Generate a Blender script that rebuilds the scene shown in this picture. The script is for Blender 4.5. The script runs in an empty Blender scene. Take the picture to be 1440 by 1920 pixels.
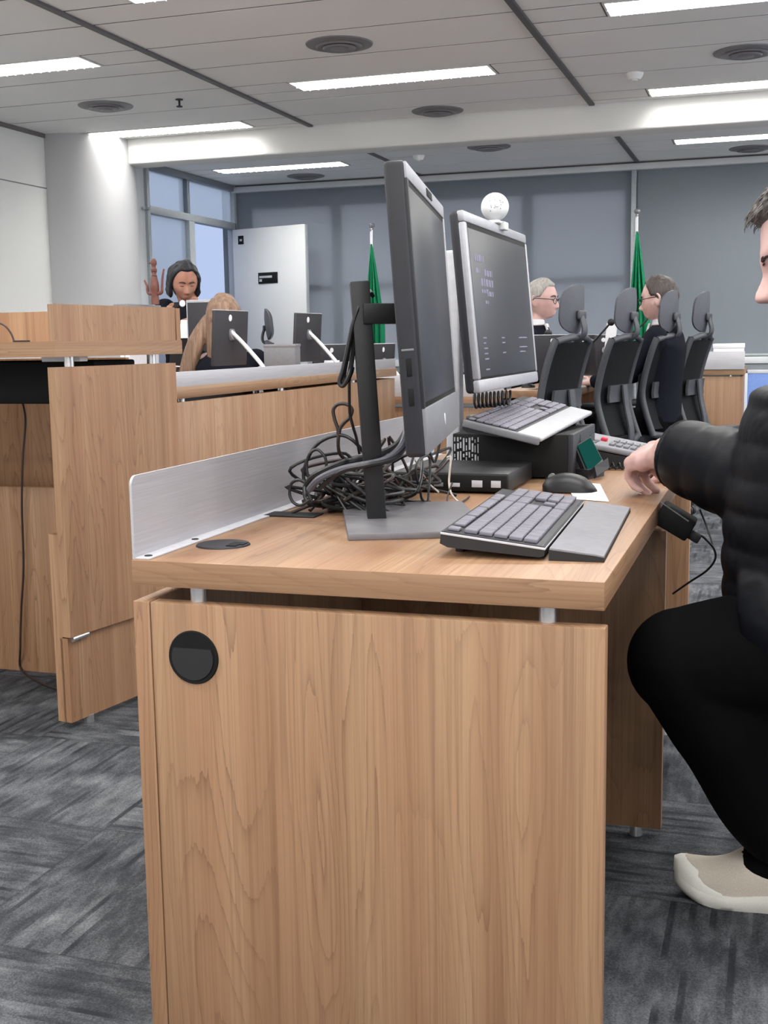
import bpy, bmesh, math, random
import numpy as np
from mathutils import Vector, Matrix

random.seed(7)
PI = math.pi
SC = bpy.context.scene
COL = SC.collection

# ------------------------------------------------------------------ camera
F, PITCH, ROLL, YAW, H = 2227.4, 0.142719, -0.015460, 0.316417, 1.05
_cy, _sy = math.cos(YAW), math.sin(YAW)
FW = Vector((-_sy*math.cos(PITCH), _cy*math.cos(PITCH), -math.sin(PITCH)))
_rt = Vector((_cy, _sy, 0)); _up = _rt.cross(FW)
RT = _rt*math.cos(ROLL) + _up*math.sin(ROLL)
UP = RT.cross(FW)
cam_d = bpy.data.cameras.new('camera'); cam = bpy.data.objects.new('camera', cam_d); COL.objects.link(cam)
cam_d.sensor_width = 36; cam_d.sensor_fit = 'AUTO'; cam_d.lens = 36*F/1920
cam_d.clip_start = 0.05; cam_d.clip_end = 200
M4 = Matrix((RT, UP, -FW)).transposed().to_4x4(); M4.translation = Vector((0, 0, H))
cam.matrix_world = M4
SC.camera = cam
SC.view_settings.view_transform = 'Standard'
SC.view_settings.look = 'None'
SC.view_settings.gamma = 1
SC.view_settings.use_curve_mapping = False
SC.view_settings.exposure = 0.0

def _ray(px, py): return FW + RT*((px-720)/F) - UP*((py-960)/F)
def at(px, py, Y):                                    # point of the photo's sight line at depth Y
    d = _ray(px, py); return Vector((0, 0, H)) + d*(Y/d.y)
def atz(px, py, z):
    d = _ray(px, py); return Vector((0, 0, H)) + d*((z-H)/d.z)
def atx(px, py, x):
    d = _ray(px, py); return Vector((0, 0, H)) + d*(x/d.x)

# ------------------------------------------------------------------ materials
def srgb(r, g, b):
    f = lambda c: (c/12.92 if c <= .04045 else ((c+.055)/1.055)**2.4)
    return (f(r/255), f(g/255), f(b/255), 1)

class NT:
    def __init__(s, name):
        s.m = bpy.data.materials.new(name); s.m.use_nodes = True
        s.t = s.m.node_tree; s.t.nodes.clear()
        s.out = s.t.nodes.new('ShaderNodeOutputMaterial')
    def n(s, typ, **kw):
        nd = s.t.nodes.new(typ)
        for k, v in kw.items():
            if k.startswith('i_'):
                nd.inputs[k[2:].replace('_', ' ')].default_value = v
            else: setattr(nd, k, v)
        return nd
    def l(s, a, b): s.t.links.new(a, b)
    def math(s, op, a, b=None, c=None):
        nd = s.t.nodes.new('ShaderNodeMath'); nd.operation = op
        for i, v in enumerate((a, b, c)):
            if v is None: continue
            if isinstance(v, (int, float)): nd.inputs[i].default_value = v
            else: s.l(v, nd.inputs[i])
        return nd.outputs[0]
    def mix(s, fac, a, b):
        nd = s.t.nodes.new('ShaderNodeMix'); nd.data_type = 'RGBA'
        for i, v in ((0, fac), (6, a), (7, b)):
            if isinstance(v, (int, float, tuple)): nd.inputs[i].default_value = v
            else: s.l(v, nd.inputs[i])
        return nd.outputs[2]
    def ramp(s, fac, stops):
        nd = s.t.nodes.new('ShaderNodeValToRGB'); cr = nd.color_ramp
        while len(cr.elements) < len(stops): cr.elements.new(0.5)
        for e, (p, c) in zip(cr.elements, stops): e.position = p; e.color = c
        s.l(fac, nd.inputs[0]); return nd.outputs[0]
    def noise(s, vec, scale, detail=3, rough=.5, dist=0):
        nd = s.n('ShaderNodeTexNoise'); nd.inputs['Scale'].default_value = scale
        nd.inputs['Detail'].default_value = detail; nd.inputs['Roughness'].default_value = rough
        nd.inputs['Distortion'].default_value = dist
        s.l(vec, nd.inputs['Vector']); return nd.outputs[0]
    def coords(s, kind='Object'):
        return s.n('ShaderNodeTexCoord').outputs[kind]
    def xyz(s, v):
        nd = s.n('ShaderNodeSeparateXYZ'); s.l(v, nd.inputs[0]); return nd.outputs
    def comb(s, x, y, z):
        nd = s.n('ShaderNodeCombineXYZ')
        for i, v in enumerate((x, y, z)):
            if isinstance(v, (int, float)): nd.inputs[i].default_value = v
            else: s.l(v, nd.inputs[i])
        return nd.outputs[0]
    def bsdf(s, color, rough=.5, metal=0., spec=.5, bump=None, bump_d=.002, **kw):
        b = s.n('ShaderNodeBsdfPrincipled')
        if isinstance(color, tuple): b.inputs['Base Color'].default_value = color
        else: s.l(color, b.inputs['Base Color'])
        if isinstance(rough, (int, float)): b.inputs['Roughness'].default_value = rough
        else: s.l(rough, b.inputs['Roughness'])
        b.inputs['Metallic'].default_value = metal
        b.inputs['Specular IOR Level'].default_value = spec
        for k, v in kw.items(): b.inputs[k].default_value = v
        if bump is not None:
            bp = s.n('ShaderNodeBump'); bp.inputs['Strength'].default_value = .5; bp.inputs['Distance'].default_value = bump_d
            s.l(bump, bp.inputs['Height']); s.l(bp.outputs[0], b.inputs['Normal'])
        s.l(b.outputs[0], s.out.inputs[0]); return b

def plain(name, rgb, rough=.5, metal=0., spec=.5, var=.06, nscale=60, bump=0.):
    t = NT(name); c = t.coords()
    n = t.noise(c, nscale, 3)
    lo = tuple(max(0, v*(1-var)) for v in rgb[:3])+(1,); hi = tuple(v*(1+var) for v in rgb[:3])+(1,)
    col = t.ramp(n, [(.3, lo), (.7, hi)])
    t.bsdf(col, rough, metal, spec, bump=n if bump else None, bump_d=bump or .001)
    return t.m

def wood(name, grain='Z', tone=1.0, seed=0.):
    t = NT(name); x, y, z = t.xyz(t.coords())
    if grain == 'Z': u, v = t.math('ADD', x, t.math('MULTIPLY', y, 1.0)), z
    elif grain == 'X': u, v = t.math('ADD', t.math('MULTIPLY', z, 1.0), y), x
    elif grain == 'H': u, v = z, t.math('ADD', x, y)
    else: u, v = t.math('ADD', t.math('MULTIPLY', z, 1.0), x), y
    base = t.comb(t.math('MULTIPLY', u, 5.2), t.math('MULTIPLY', v, .62), seed)
    rings = t.noise(base, 1.0, 2, .5, .25)
    fib = t.noise(t.comb(t.math('MULTIPLY', u, 260), t.math('MULTIPLY', v, 2.2), seed), 1.0, 3, .6)
    fib2 = t.noise(t.comb(t.math('MULTIPLY', u, 75), t.math('MULTIPLY', v, .7), seed+3), 1.0, 4, .6)
    broad = t.noise(t.comb(t.math('MULTIPLY', u, 17), t.math('MULTIPLY', v, .22), seed+9), 1.0, 3, .55)
    tint = t.noise(t.comb(t.math('MULTIPLY', u, 9), t.math('MULTIPLY', v, .4), seed+15), 1.0, 2, .5)
    ph = t.math('ADD', t.math('MULTIPLY', rings, 30.0), t.math('MULTIPLY', fib2, .9))
    line = t.math('POWER', t.math('FRACT', ph), 7.0)
    fade = t.ramp(t.noise(t.comb(t.math('MULTIPLY', u, 6), t.math('MULTIPLY', v, .8), seed+21), 1.0, 2, .5), [(.38, (.12, .12, .12, 1)), (.62, (1, 1, 1, 1))])
    col = t.ramp(broad, [(.28, srgb(150*tone, 112*tone, 82*tone)), (.46, srgb(172*tone, 133*tone, 101*tone)), (.60, srgb(184*tone, 147*tone, 113*tone)), (.76, srgb(194*tone, 160*tone, 126*tone))])
    col = t.mix(t.math('MULTIPLY', t.ramp(tint, [(.35, (0, 0, 0, 1)), (.65, (1, 1, 1, 1))]), .22), col, srgb(184*tone, 128*tone, 98*tone))
    col = t.mix(t.math('MULTIPLY', t.math('MULTIPLY', line, fade), .55), col, srgb(112*tone, 76*tone, 54*tone))
    s2 = t.ramp(fib2, [(.30, (1, 1, 1, 1)), (.46, (0, 0, 0, 1))])
    col = t.mix(t.math('MULTIPLY', s2, .42), col, srgb(128*tone, 90*tone, 66*tone))
    dk = t.ramp(fib, [(.34, (1, 1, 1, 1)), (.55, (0, 0, 0, 1))])
    col = t.mix(t.math('MULTIPLY', dk, .30), col, srgb(124*tone, 88*tone, 64*tone))
    t.bsdf(col, .42, 0, .35, bump=fib, bump_d=.0003)
    return t.m

def carpet(name):
    t = NT(name); x, y, z = t.xyz(t.coords())
    S = .5
    ty = t.math('ADD', t.math('DIVIDE', y, S), .37); tx = t.math('ADD', t.math('DIVIDE', x, S), .2)
    par = t.math('MODULO', t.math('ADD', t.math('FLOOR', t.math('ADD', tx, 100)), t.math('FLOOR', t.math('ADD', ty, 100))), 2.0)
    def streak(a, b, sd):
        ar = t.math('MULTIPLY', a, 27); row = t.math('FLOOR', ar); fr_ = t.math('FRACT', ar)
        pres = t.noise(t.comb(t.math('MULTIPLY', row, 4.17), t.math('MULTIPLY', b, 4.2), sd+5), 1, 1, .5)
        pres = t.ramp(pres, [(.52, (0, 0, 0, 1)), (.60, (1, 1, 1, 1))])
        edge = t.ramp(fr_, [(.0, (1, 1, 1, 1)), (.26, (1, 1, 1, 1)), (.36, (0, 0, 0, 1))])
        block = t.noise(t.comb(t.math('MULTIPLY', t.math('FLOOR', t.math('MULTIPLY', a, 9)), 3.3), t.math('MULTIPLY', b, 5.0), sd+11), 1, 2, .6)
        n1 = t.noise(t.comb(t.math('MULTIPLY', a, 34), t.math('MULTIPLY', b, 9), sd), 1, 3, .6)
        v0 = t.math('SUBTRACT', t.math('ADD', t.math('MULTIPLY', block, .66), t.math('MULTIPLY', n1, .62)), .14)
        return t.math('SUBTRACT', v0, t.math('MULTIPLY', t.math('MULTIPLY', pres, edge), .17))
    sA, sB = streak(x, y, 1.), streak(y, x, 8.)
    m = t.n('ShaderNodeMix'); t.l(par, m.inputs[0]); t.l(sA, m.inputs[2]); t.l(sB, m.inputs[3])
    fine = t.noise(t.coords(), 330, 3, .75)
    v = t.math('ADD', m.outputs[0], t.math('MULTIPLY', t.math('SUBTRACT', fine, .5), .75))
    # the narrow joints of the tiles
    fx = t.math('ABSOLUTE', t.math('SUBTRACT', t.math('FRACT', t.math('ADD', tx, 100)), .5)); fy = t.math('ABSOLUTE', t.math('SUBTRACT', t.math('FRACT', t.math('ADD', ty, 100)), .5))
    jn = t.math('GREATER_THAN', t.math('MAXIMUM', fx, fy), .494)
    col = t.ramp(v, [(.26, srgb(42, 44, 48)), (.45, srgb(64, 66, 70)), (.62, srgb(92, 94, 98)), (.8, srgb(120, 122, 126))])
    col = t.mix(t.math('MULTIPLY', jn, .35), col, srgb(38, 39, 43))
    t.bsdf(col, .95, 0, .1, bump=v, bump_d=.004)
    return t.m

def emit(name, rgb, strength):
    t = NT(name); e = t.n('ShaderNodeEmission'); e.inputs[0].default_value = rgb; e.inputs[1].default_value = strength
    t.l(e.outputs[0], t.out.inputs[0]); return t.m

def brushed(name, rgb, axis='Y', rough=.38, metal=.75):
    t = NT(name); x, y, z = t.xyz(t.coords())
    a, b = (y, t.math('ADD', z, x)) if axis == 'Y' else (x, t.math('ADD', z, y))
    n = t.noise(t.comb(t.math('MULTIPLY', a, 6), t.math('MULTIPLY', b, 260), 1.), 1, 3, .6)
    lo = tuple(v*.91 for v in rgb[:3])+(1,); hi = tuple(min(1, v*1.07) for v in rgb[:3])+(1,)
    col = t.ramp(n, [(.3, lo), (.7, hi)])
    t.bsdf(col, rough, metal, .5, bump=n, bump_d=.0004); return t.m

def frosted(name, rgb):
    t = NT(name)
    tr = t.n('ShaderNodeBsdfTranslucent'); gl = t.n('ShaderNodeBsdfGlossy'); df = t.n('ShaderNodeBsdfDiffuse')
    n = t.noise(t.coords(), 1.6, 2)
    col = t.mix(t.math('MULTIPLY', n, .35), rgb, tuple(v*.8 for v in rgb[:3])+(1,))
    t.l(col, tr.inputs[0]); df.inputs[0].default_value = srgb(120, 140, 150); gl.inputs['Roughness'].default_value = .35
    m1 = t.n('ShaderNodeMixShader'); m1.inputs[0].default_value = .06; t.l(tr.outputs[0], m1.inputs[1]); t.l(df.outputs[0], m1.inputs[2])
    m2 = t.n('ShaderNodeMixShader'); m2.inputs[0].default_value = .05; t.l(m1.outputs[0], m2.inputs[1]); t.l(gl.outputs[0], m2.inputs[2])
    tp = t.n('ShaderNodeBsdfTransparent'); m3 = t.n('ShaderNodeMixShader'); m3.inputs[0].default_value = .45
    t.l(m2.outputs[0], m3.inputs[1]); t.l(tp.outputs[0], m3.inputs[2])
    t.l(m3.outputs[0], t.out.inputs[0]); return t.m

def shade_fabric(name, rgb, transl):
    t = NT(name); c = t.coords(); x, y, z = t.xyz(c)
    n = t.noise(t.comb(t.math('MULTIPLY', x, 300), y, t.math('MULTIPLY', z, 300)), 1, 2)
    col = t.ramp(n, [(.3, tuple(v*.93 for v in rgb[:3])+(1,)), (.7, tuple(v*1.07 for v in rgb[:3])+(1,))])
    df = t.n('ShaderNodeBsdfDiffuse'); t.l(col, df.inputs[0])
    tr = t.n('ShaderNodeBsdfTranslucent'); tr.inputs[0].default_value = transl
    a = t.n('ShaderNodeAddShader'); t.l(df.outputs[0], a.inputs[0]); t.l(tr.outputs[0], a.inputs[1])
    t.l(a.outputs[0], t.out.inputs[0]); return t.m

def skin_mat(name, rgb):
    t = NT(name); c = t.coords()
    n = t.noise(c, 22, 3); n2 = t.noise(c, 180, 2)
    lo = tuple(v*k for v, k in zip(rgb[:3], (.93, .86, .84)))+(1,); hi = tuple(min(1, v*1.06) for v in rgb[:3])+(1,)
    col = t.ramp(n, [(.35, lo), (.65, hi)])
    t.bsdf(col, .5, 0, .4, bump=n2, bump_d=.0006, **{'Subsurface Weight': .12, 'Subsurface Scale': .01}); return t.m

def hair_mat(name, rgb, axis_scale=(60, 60, 8), var=.5):
    t = NT(name); x, y, z = t.xyz(t.coords())
    n = t.noise(t.comb(t.math('MULTIPLY', x, axis_scale[0]), t.math('MULTIPLY', y, axis_scale[1]), t.math('MULTIPLY', z, axis_scale[2])), 1.5, 4, .6, .6)
    lo = tuple(v*(1-var) for v in rgb[:3])+(1,); hi = tuple(v*(1+var) for v in rgb[:3])+(1,)
    col = t.ramp(n, [(.32, lo), (.68, hi)])
    t.bsdf(col, .5, 0, .4, bump=n, bump_d=.006); return t.m

def cloth(name, rgb, rough=.85, var=.12, wr=.004, sheen=0., spec=.3):
    t = NT(name); c = t.coords()
    n = t.noise(c, 11, 2, .45, .5); f = t.noise(c, 500, 1)
    lo = tuple(v*(1-var) for v in rgb[:3])+(1,); hi = tuple(v*(1+var) for v in rgb[:3])+(1,)
    t.bsdf(t.ramp(f, [(.3, lo), (.7, hi)]), rough, 0, spec, bump=n, bump_d=wr*4, **({'Sheen Weight': sheen} if sheen else {})); return t.m

LAMP = 47.5
MT = {}
MT['wood_v'] = wood('oak_laminate_vertical', 'Z', 0.845, 0.)
MT['wood_v2'] = wood('oak_laminate_vertical_b', 'Z', 0.859, 4.)
MT['wood_x'] = wood('oak_laminate_across', 'X', 0.850, 2.)
MT['wood_y'] = wood('oak_laminate_along', 'Y', 0.821, 6.)
MT['wood_h'] = wood('oak_laminate_edge', 'H', 0.821, 5.)
MT['carpet'] = carpet('carpet_tile')
MT['wall'] = plain('white_wall_panel', srgb(222, 222, 220), .6, 0, .3, .012, 3)
MT['wall_w'] = plain('bounce_wall_white', srgb(238, 238, 236), .7, 0, .3, .01, 3)  # unseen walls made paler than the seen one to bounce more light
MT['column'] = plain('white_plaster', srgb(186, 186, 188), .7, 0, .3, .012, 4)
MT['ceil'] = plain('ceiling_panel', srgb(247, 247, 246), .8, 0, .2, .015, 2)
MT['groove'] = plain('dark_ceiling_groove', srgb(104, 99, 99), .7)
MT['rail'] = plain('dark_grey_rail', srgb(92, 90, 93), .55)
MT['beam'] = plain('beam_plaster', srgb(238, 238, 236), .8, 0, .2, .012, 3)
MT['alu'] = brushed('brushed_aluminium', srgb(172, 170, 175), 'Y', .45, .2)
MT['alu_x'] = brushed('brushed_aluminium_across', srgb(184, 183, 187), 'X', .45, .2)
MT['alu_frame'] = plain('grey_aluminium_frame', srgb(172, 178, 182), .45, .2)
MT['alu_dark'] = plain('shaded_aluminium_frame', srgb(120, 128, 136), .5, .2)  # darker copy of the frame aluminium, shade put into its colour
MT['steel'] = plain('satin_steel', srgb(205, 205, 208), .28, .85)
MT['glass'] = frosted('frosted_blue_glass', (1., 1., .93, 1))
MT['blind'] = shade_fabric('dark_roller_blind', srgb(112, 120, 132), (.44, .41, .36, 1))
MT['blind2'] = shade_fabric('dark_roller_blind_plain', srgb(126, 132, 139), (.004, .004, .004, 1))
MT['white'] = plain('white_paint', srgb(214, 216, 218), .5, 0, .4, .01, 5)
MT['door'] = plain('white_door_leaf', srgb(214, 215, 216), .5, 0, .4, .01, 5)
MT['black'] = plain('black_plastic', srgb(22, 22, 25), .45, 0, .4)
MT['blackm'] = plain('black_matt_plastic', srgb(22, 22, 25), .6)
MT['vblack'] = plain('deep_black', srgb(7, 7, 8), .7, 0, .3)
MT['dgrey'] = plain('dark_grey_plastic', srgb(38, 38, 44), .5, 0, .35)
MT['mgrey'] = plain('mid_grey_plastic', srgb(110, 111, 116), .5)
MT['monback'] = plain('dark_monitor_back', srgb(50, 49, 54), .5, 0, .3)
MT['stand'] = plain('grey_stand_metal', srgb(112, 110, 115), .4, .2)
MT['strip'] = plain('pale_silver_strip', srgb(158, 158, 163), .5, .1)
MT['palm'] = plain('grey_palm_rest', srgb(126, 125, 130), .7, 0, .2)
MT['phone'] = plain('grey_phone_plastic', srgb(122, 122, 127), .6, 0, .3)
MT['key'] = plain('grey_key', srgb(112, 110, 120), .6, 0, .3)
MT['lgrey'] = plain('light_grey_plastic', srgb(180, 180, 186), .45)
MT['silver'] = plain('silver_plastic', srgb(158, 158, 164), .4, .2)
MT['screen'] = plain('black_screen_glass', srgb(30, 32, 40), .33, 0, .7, .02)
MT['screen2'] = plain('matt_screen', srgb(36, 36, 43), .36, 0, .5, .02)
MT['paper'] = plain('white_paper', srgb(236, 236, 240), .7, 0, .2, .01)
MT['cable'] = plain('black_cable', srgb(20, 20, 24), .45)
MT['cable_grey'] = plain('grey_cable', srgb(78, 78, 88), .45)
MT['cable_brown'] = plain('brown_cable', srgb(42, 28, 26), .5)
MT['cable_light'] = plain('pale_cable', srgb(175, 165, 155), .5)
MT['lamp'] = emit('lamp_tube', (1, .985, .95, 1), LAMP)
MT['reflector'] = plain('lamp_reflector', srgb(235, 235, 232), .35, .1, .5, .01)
MT['vent'] = plain('vent_metal', srgb(128, 126, 130), .5, .1)
MT['ventdk'] = plain('vent_dark', srgb(62, 62, 66), .6)
MT['skin'] = skin_mat('skin_light', srgb(208, 174, 169))
MT['skin2'] = skin_mat('skin_tan', srgb(196, 140, 118))
MT['skin3'] = skin_mat('skin_brown', srgb(176, 128, 108))
MT['hair_dark'] = hair_mat('hair_dark', srgb(58, 50, 48))
MT['hair_grey'] = hair_mat('hair_grey', srgb(150, 146, 142), var=.3)
MT['hair_salt'] = hair_mat('hair_salt', srgb(80, 75, 74), var=.7)
MT['hair_black'] = hair_mat('hair_black', srgb(30, 32, 38), var=.5)
MT['hair_blond'] = hair_mat('hair_blond', srgb(122, 95, 77), (50, 50, 4), .45)
MT['puffer'] = cloth('black_puffer_nylon', srgb(13, 15, 21), .5, .1, .004, spec=.22)
MT['trouser'] = cloth('black_trousers', srgb(9, 9, 11), .95, .15, .003, spec=.08)
MT['suit'] = cloth('dark_suit', srgb(18, 20, 28), .9, .1, .003, spec=.12)
MT['blouse'] = cloth('black_blouse', srgb(44, 42, 44), .9, .1, .003)
MT['shirt'] = cloth('white_shirt', srgb(230, 230, 234), .8, .04, .002)
MT['shoe_w'] = cloth('white_sole', srgb(214, 212, 204), .6, .05, .001)
MT['shoe_b'] = cloth('beige_mesh', srgb(190, 180, 168), .85, .08, .001)
MT['chair'] = cloth('black_chair_fabric', srgb(30, 32, 38), .9, .15, .002)
MT['mesh'] = plain('black_chair_mesh', srgb(9, 10, 14), .8, 0, .2)
MT['chairgrey'] = plain('grey_chair_frame', srgb(56, 58, 63), .5)
MT['headrest'] = plain('grey_headrest_mesh', srgb(76, 77, 85), .65)
MT['flag'] = cloth('green_flag_cloth', srgb(22, 128, 86), .75, .08, .003)
MT['carved'] = plain('carved_red_wood', srgb(104, 62, 52), .5, 0, .4, .25, 40, .002)
MT['red'] = plain('red_foam', srgb(190, 40, 60), .8)
MT['green_lcd'] = emit('green_display', srgb(30, 92, 84), .75)
MT['blue'] = plain('blue_board', srgb(120, 150, 215), .6)
MT['lilac'] = plain('screen_marks', srgb(112, 108, 130), .5)

# ------------------------------------------------------------------ mesh builder
class B:
    def __init__(s): s.bm = bmesh.new()
    def box(s, x0, x1, y0, y1, z0, z1, bev=0., seg=2, rot=None, piv=None):
        t = bmesh.new()
        bmesh.ops.create_cube(t, size=1)
        for v in t.verts:
            v.co = Vector(((x0+x1)/2+v.co.x*(x1-x0), (y0+y1)/2+v.co.y*(y1-y0), (z0+z1)/2+v.co.z*(z1-z0)))
        if bev: bmesh.ops.bevel(t, geom=list(t.edges), offset=min(bev, .49*min(abs(x1-x0), abs(y1-y0), abs(z1-z0))), segments=seg, profile=.5, affect='EDGES')
        if rot is not None:
            p = Vector(piv) if piv is not None else Vector(((x0+x1)/2, (y0+y1)/2, (z0+z1)/2))
            bmesh.ops.transform(t, matrix=Matrix.Translation(p) @ rot.to_4x4() @ Matrix.Translation(-p), verts=t.verts)
        s.add(t); return s
    def add(s, t):
        me = bpy.data.meshes.new('tmp'); t.to_mesh(me); t.free(); s.bm.from_mesh(me); bpy.data.meshes.remove(me)
    def addmesh(s, vs, fs):
        vv = [s.bm.verts.new(v) for v in vs]
        for f in fs:
            try: s.bm.faces.new([vv[i] for i in f])
            except ValueError: pass
        return s
    def ring(s, c, ax, r, seg, rx=1., ry=1., ref=None, n=2.):
        ax = Vector(ax).normalized()
        ref = Vector(ref) if ref is not None else (Vector((0, 0, 1)) if abs(ax.z) < .9 else Vector((1, 0, 0)))
        u = (ref - ax*ref.dot(ax)).normalized(); w = ax.cross(u)
        out = []
        for i in range(seg):
            a = 2*PI*i/seg; ca, sa = math.cos(a), math.sin(a)
            if n != 2.: ca = math.copysign(abs(ca)**(2/n), ca); sa = math.copysign(abs(sa)**(2/n), sa)
            out.append(s.bm.verts.new(Vector(c) + u*(ca*r*rx) + w*(sa*r*ry)))
        return out
    def skin(s, rings, cap=True):
        for a, b in zip(rings, rings[1:]):
            k = len(a)
            for i in range(k):
                s.bm.faces.new((a[i], a[(i+1) % k], b[(i+1) % k], b[i]))
        if cap:
            s.bm.faces.new(list(reversed(rings[0]))); s.bm.faces.new(rings[-1])
        return s
    def cyl(s, p0, p1, r0, r1=None, seg=20, rx=1., ry=1., ref=None):
        p0, p1 = Vector(p0), Vector(p1); r1 = r0 if r1 is None else r1
        ax = p1-p0
        return s.skin([s.ring(p0, ax, r0, seg, rx, ry, ref), s.ring(p1, ax, r1, seg, rx, ry, ref)])
    def tube(s, pts, r, seg=8, sub=6, closed=False, rad=None, rx=1., ry=1., ref=None):
        P = spline(pts, sub) if sub > 1 else [Vector(p) for p in pts]
        N = len(P); rings = []
        T0 = None; u = None
        for i, p in enumerate(P):
            t = (P[min(i+1, N-1)]-P[max(i-1, 0)]).normalized()
            if u is None:
                rf = Vector(ref) if ref is not None else (Vector((0, 0, 1)) if abs(t.z) < .9 else Vector((1, 0, 0)))
                u = (rf - t*rf.dot(t)).normalized()
            else: u = (u - t*u.dot(t)).normalized()
            if rad is None: rr = r
            else:
                f = i/(N-1)*(len(rad)-1); k = min(int(f), len(rad)-2); rr = rad[k]+(rad[k+1]-rad[k])*(f-k)
            rings.append(s.ring(p, t, rr, seg, rx, ry, u))
        return s.skin(rings)
    def sphere(s, c, r, sx=1, sy=1, sz=1, seg=20, rings=12, rot=None):
        t = bmesh.new(); bmesh.ops.create_uvsphere(t, u_segments=seg, v_segments=rings, radius=r)
        m = Matrix.Diagonal((sx, sy, sz, 1))
        if rot is not None: m = rot.to_4x4() @ m
        bmesh.ops.transform(t, matrix=Matrix.Translation(Vector(c)) @ m, verts=t.verts); s.add(t); return s
    def capsule(s, p0, p1, r0, r1, seg=14):
        s.cyl(p0, p1, r0, r1, seg); s.sphere(p0, r0*1.0, seg=seg, rings=8); s.sphere(p1, r1*1.0, seg=seg, rings=8); return s
    def lathe(s, c, prof, axis=(0, 0, 1), seg=28):
        rings = [s.ring(Vector(c)+Vector(axis)*h, axis, max(r, 1e-4), seg) for r, h in prof]
        return s.skin(rings)
    def prism(s, poly, vec):
        vec = Vector(vec); a = [s.bm.verts.new(Vector(p)) for p in poly]; b = [s.bm.verts.new(Vector(p)+vec) for p in poly]
        k = len(a)
        s.bm.faces.new(list(reversed(a))); s.bm.faces.new(b)
        for i in range(k): s.bm.faces.new((a[i], a[(i+1) % k], b[(i+1) % k], b[i]))
        return s
    def sheet(s, grid, thick=0., nrm=None):
        """grid: rows of points -> a solid sheet of the given thickness"""
        R, C = len(grid), len(grid[0]); g = [[Vector(p) for p in r] for r in grid]
        def nr(i, j):
            if nrm is not None: return Vector(nrm).normalized()
            a = g[min(i+1, R-1)][j]-g[max(i-1, 0)][j]; b = g[i][min(j+1, C-1)]-g[i][max(j-1, 0)]
            return a.cross(b).normalized()
        top = [[s.bm.verts.new(g[i][j]+nr(i, j)*thick/2) for j in range(C)] for i in range(R)]
        bot = [[s.bm.verts.new(g[i][j]-nr(i, j)*thick/2) for j in range(C)] for i in range(R)]
        for i in range(R-1):
            for j in range(C-1):
                s.bm.faces.new((top[i][j], top[i+1][j], top[i+1][j+1], top[i][j+1]))
                s.bm.faces.new((bot[i][j], bot[i][j+1], bot[i+1][j+1], bot[i+1][j]))
        for i in range(R-1):
            s.bm.faces.new((top[i][0], bot[i][0], bot[i+1][0], top[i+1][0])); s.bm.faces.new((top[i][-1], top[i+1][-1], bot[i+1][-1], bot[i][-1]))
        for j in range(C-1):
            s.bm.faces.new((top[0][j], top[0][j+1], bot[0][j+1], bot[0][j])); s.bm.faces.new((top[-1][j], bot[-1][j], bot[-1][j+1], top[-1][j+1]))
        return s
    def xform(s, m): bmesh.ops.transform(s.bm, matrix=m, verts=s.bm.verts); return s
    def mesh(s, name):
        bmesh.ops.recalc_face_normals(s.bm, faces=s.bm.faces)
        me = bpy.data.meshes.new(name); s.bm.to_mesh(me); s.bm.free(); return me

def spline(pts, sub=6):
    P = [Vector(p) for p in pts]; out = []
    for i in range(len(P)-1):
        p0, p1, p2, p3 = P[max(i-1, 0)], P[i], P[i+1], P[min(i+2, len(P)-1)]
        for k in range(sub):
            t = k/sub
            out.append(.5*((2*p1)+(p2-p0)*t+(2*p0-5*p1+4*p2-p3)*t*t+(3*p1-p0-3*p2+p3)*t**3))
    out.append(P[-1]); return out

def wloc(o):
    v = Vector((0, 0, 0))
    while o is not None: v += o.location; o = o.parent
    return v

def smooth(me, ang=40):
    me.polygons.foreach_set('use_smooth', [True]*len(me.polygons))
    if ang is not None:
        bm = bmesh.new(); bm.from_mesh(me)
        for e in bm.edges:
            if len(e.link_faces) == 2 and e.calc_face_angle(0) > math.radians(ang): e.smooth = False
        bm.to_mesh(me); bm.free()

def put(name, b, mat, parent=None, loc=None, ang=40):
    """link builder b (world coordinates) as one mesh object"""
    me = b.mesh(name) if isinstance(b, B) else b
    o = bpy.data.objects.new(name, me)
    if ang is not False: smooth(me, ang)
    if parent is not None:
        o.parent = parent; off = wloc(parent)
        me.transform(Matrix.Translation(-off))
    else:
        if loc is None:
            n = len(me.vertices); a = np.empty(n*3, dtype=np.float32); me.vertices.foreach_get('co', a); a = a.reshape(-1, 3)
            loc = Vector(((a[:, 0].min()+a[:, 0].max())/2, (a[:, 1].min()+a[:, 1].max())/2, a[:, 2].min()))
        loc = Vector(loc); me.transform(Matrix.Translation(-loc)); o.location = loc
    me.materials.append(MT[mat] if isinstance(mat, str) else mat)
    COL.objects.link(o); return o

def tag(o, label, cat, group=None, kind=None):
    o['label'] = label; o['category'] = cat
    if group: o['group'] = group
    if kind: o['kind'] = kind
    return o
def root(name, label, cat, loc, group=None):
    o = bpy.data.objects.new(name, None); COL.objects.link(o); o.location = Vector(loc); o.empty_display_size = .05
    return tag(o, label, cat, group)
def struct(name, b, mat, parent=None, ang=40):
    o = put(name, b, mat, parent, ang=ang)
    if parent is None: o['kind'] = 'structure'; o['label'] = name.replace('_', ' '); o['category'] = name.split('_')[0]
    return o
def slabel(o, label, cat): o['label'] = label; o['category'] = cat; return o
def dup(r, loc, rotz=None, label=None, group=None, scale=None):
    c = r.copy(); COL.objects.link(c); c.location = Vector(loc)
    if rotz is not None: c.rotation_euler = (0, 0, rotz)
    if label: c['label'] = label
    if group: c['group'] = group
    for ch in list(r.children):
        d = ch.copy(); COL.objects.link(d); d.parent = c
        for g in list(ch.children):
            e = g.copy(); COL.objects.link(e); e.parent = d
    return c
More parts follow.
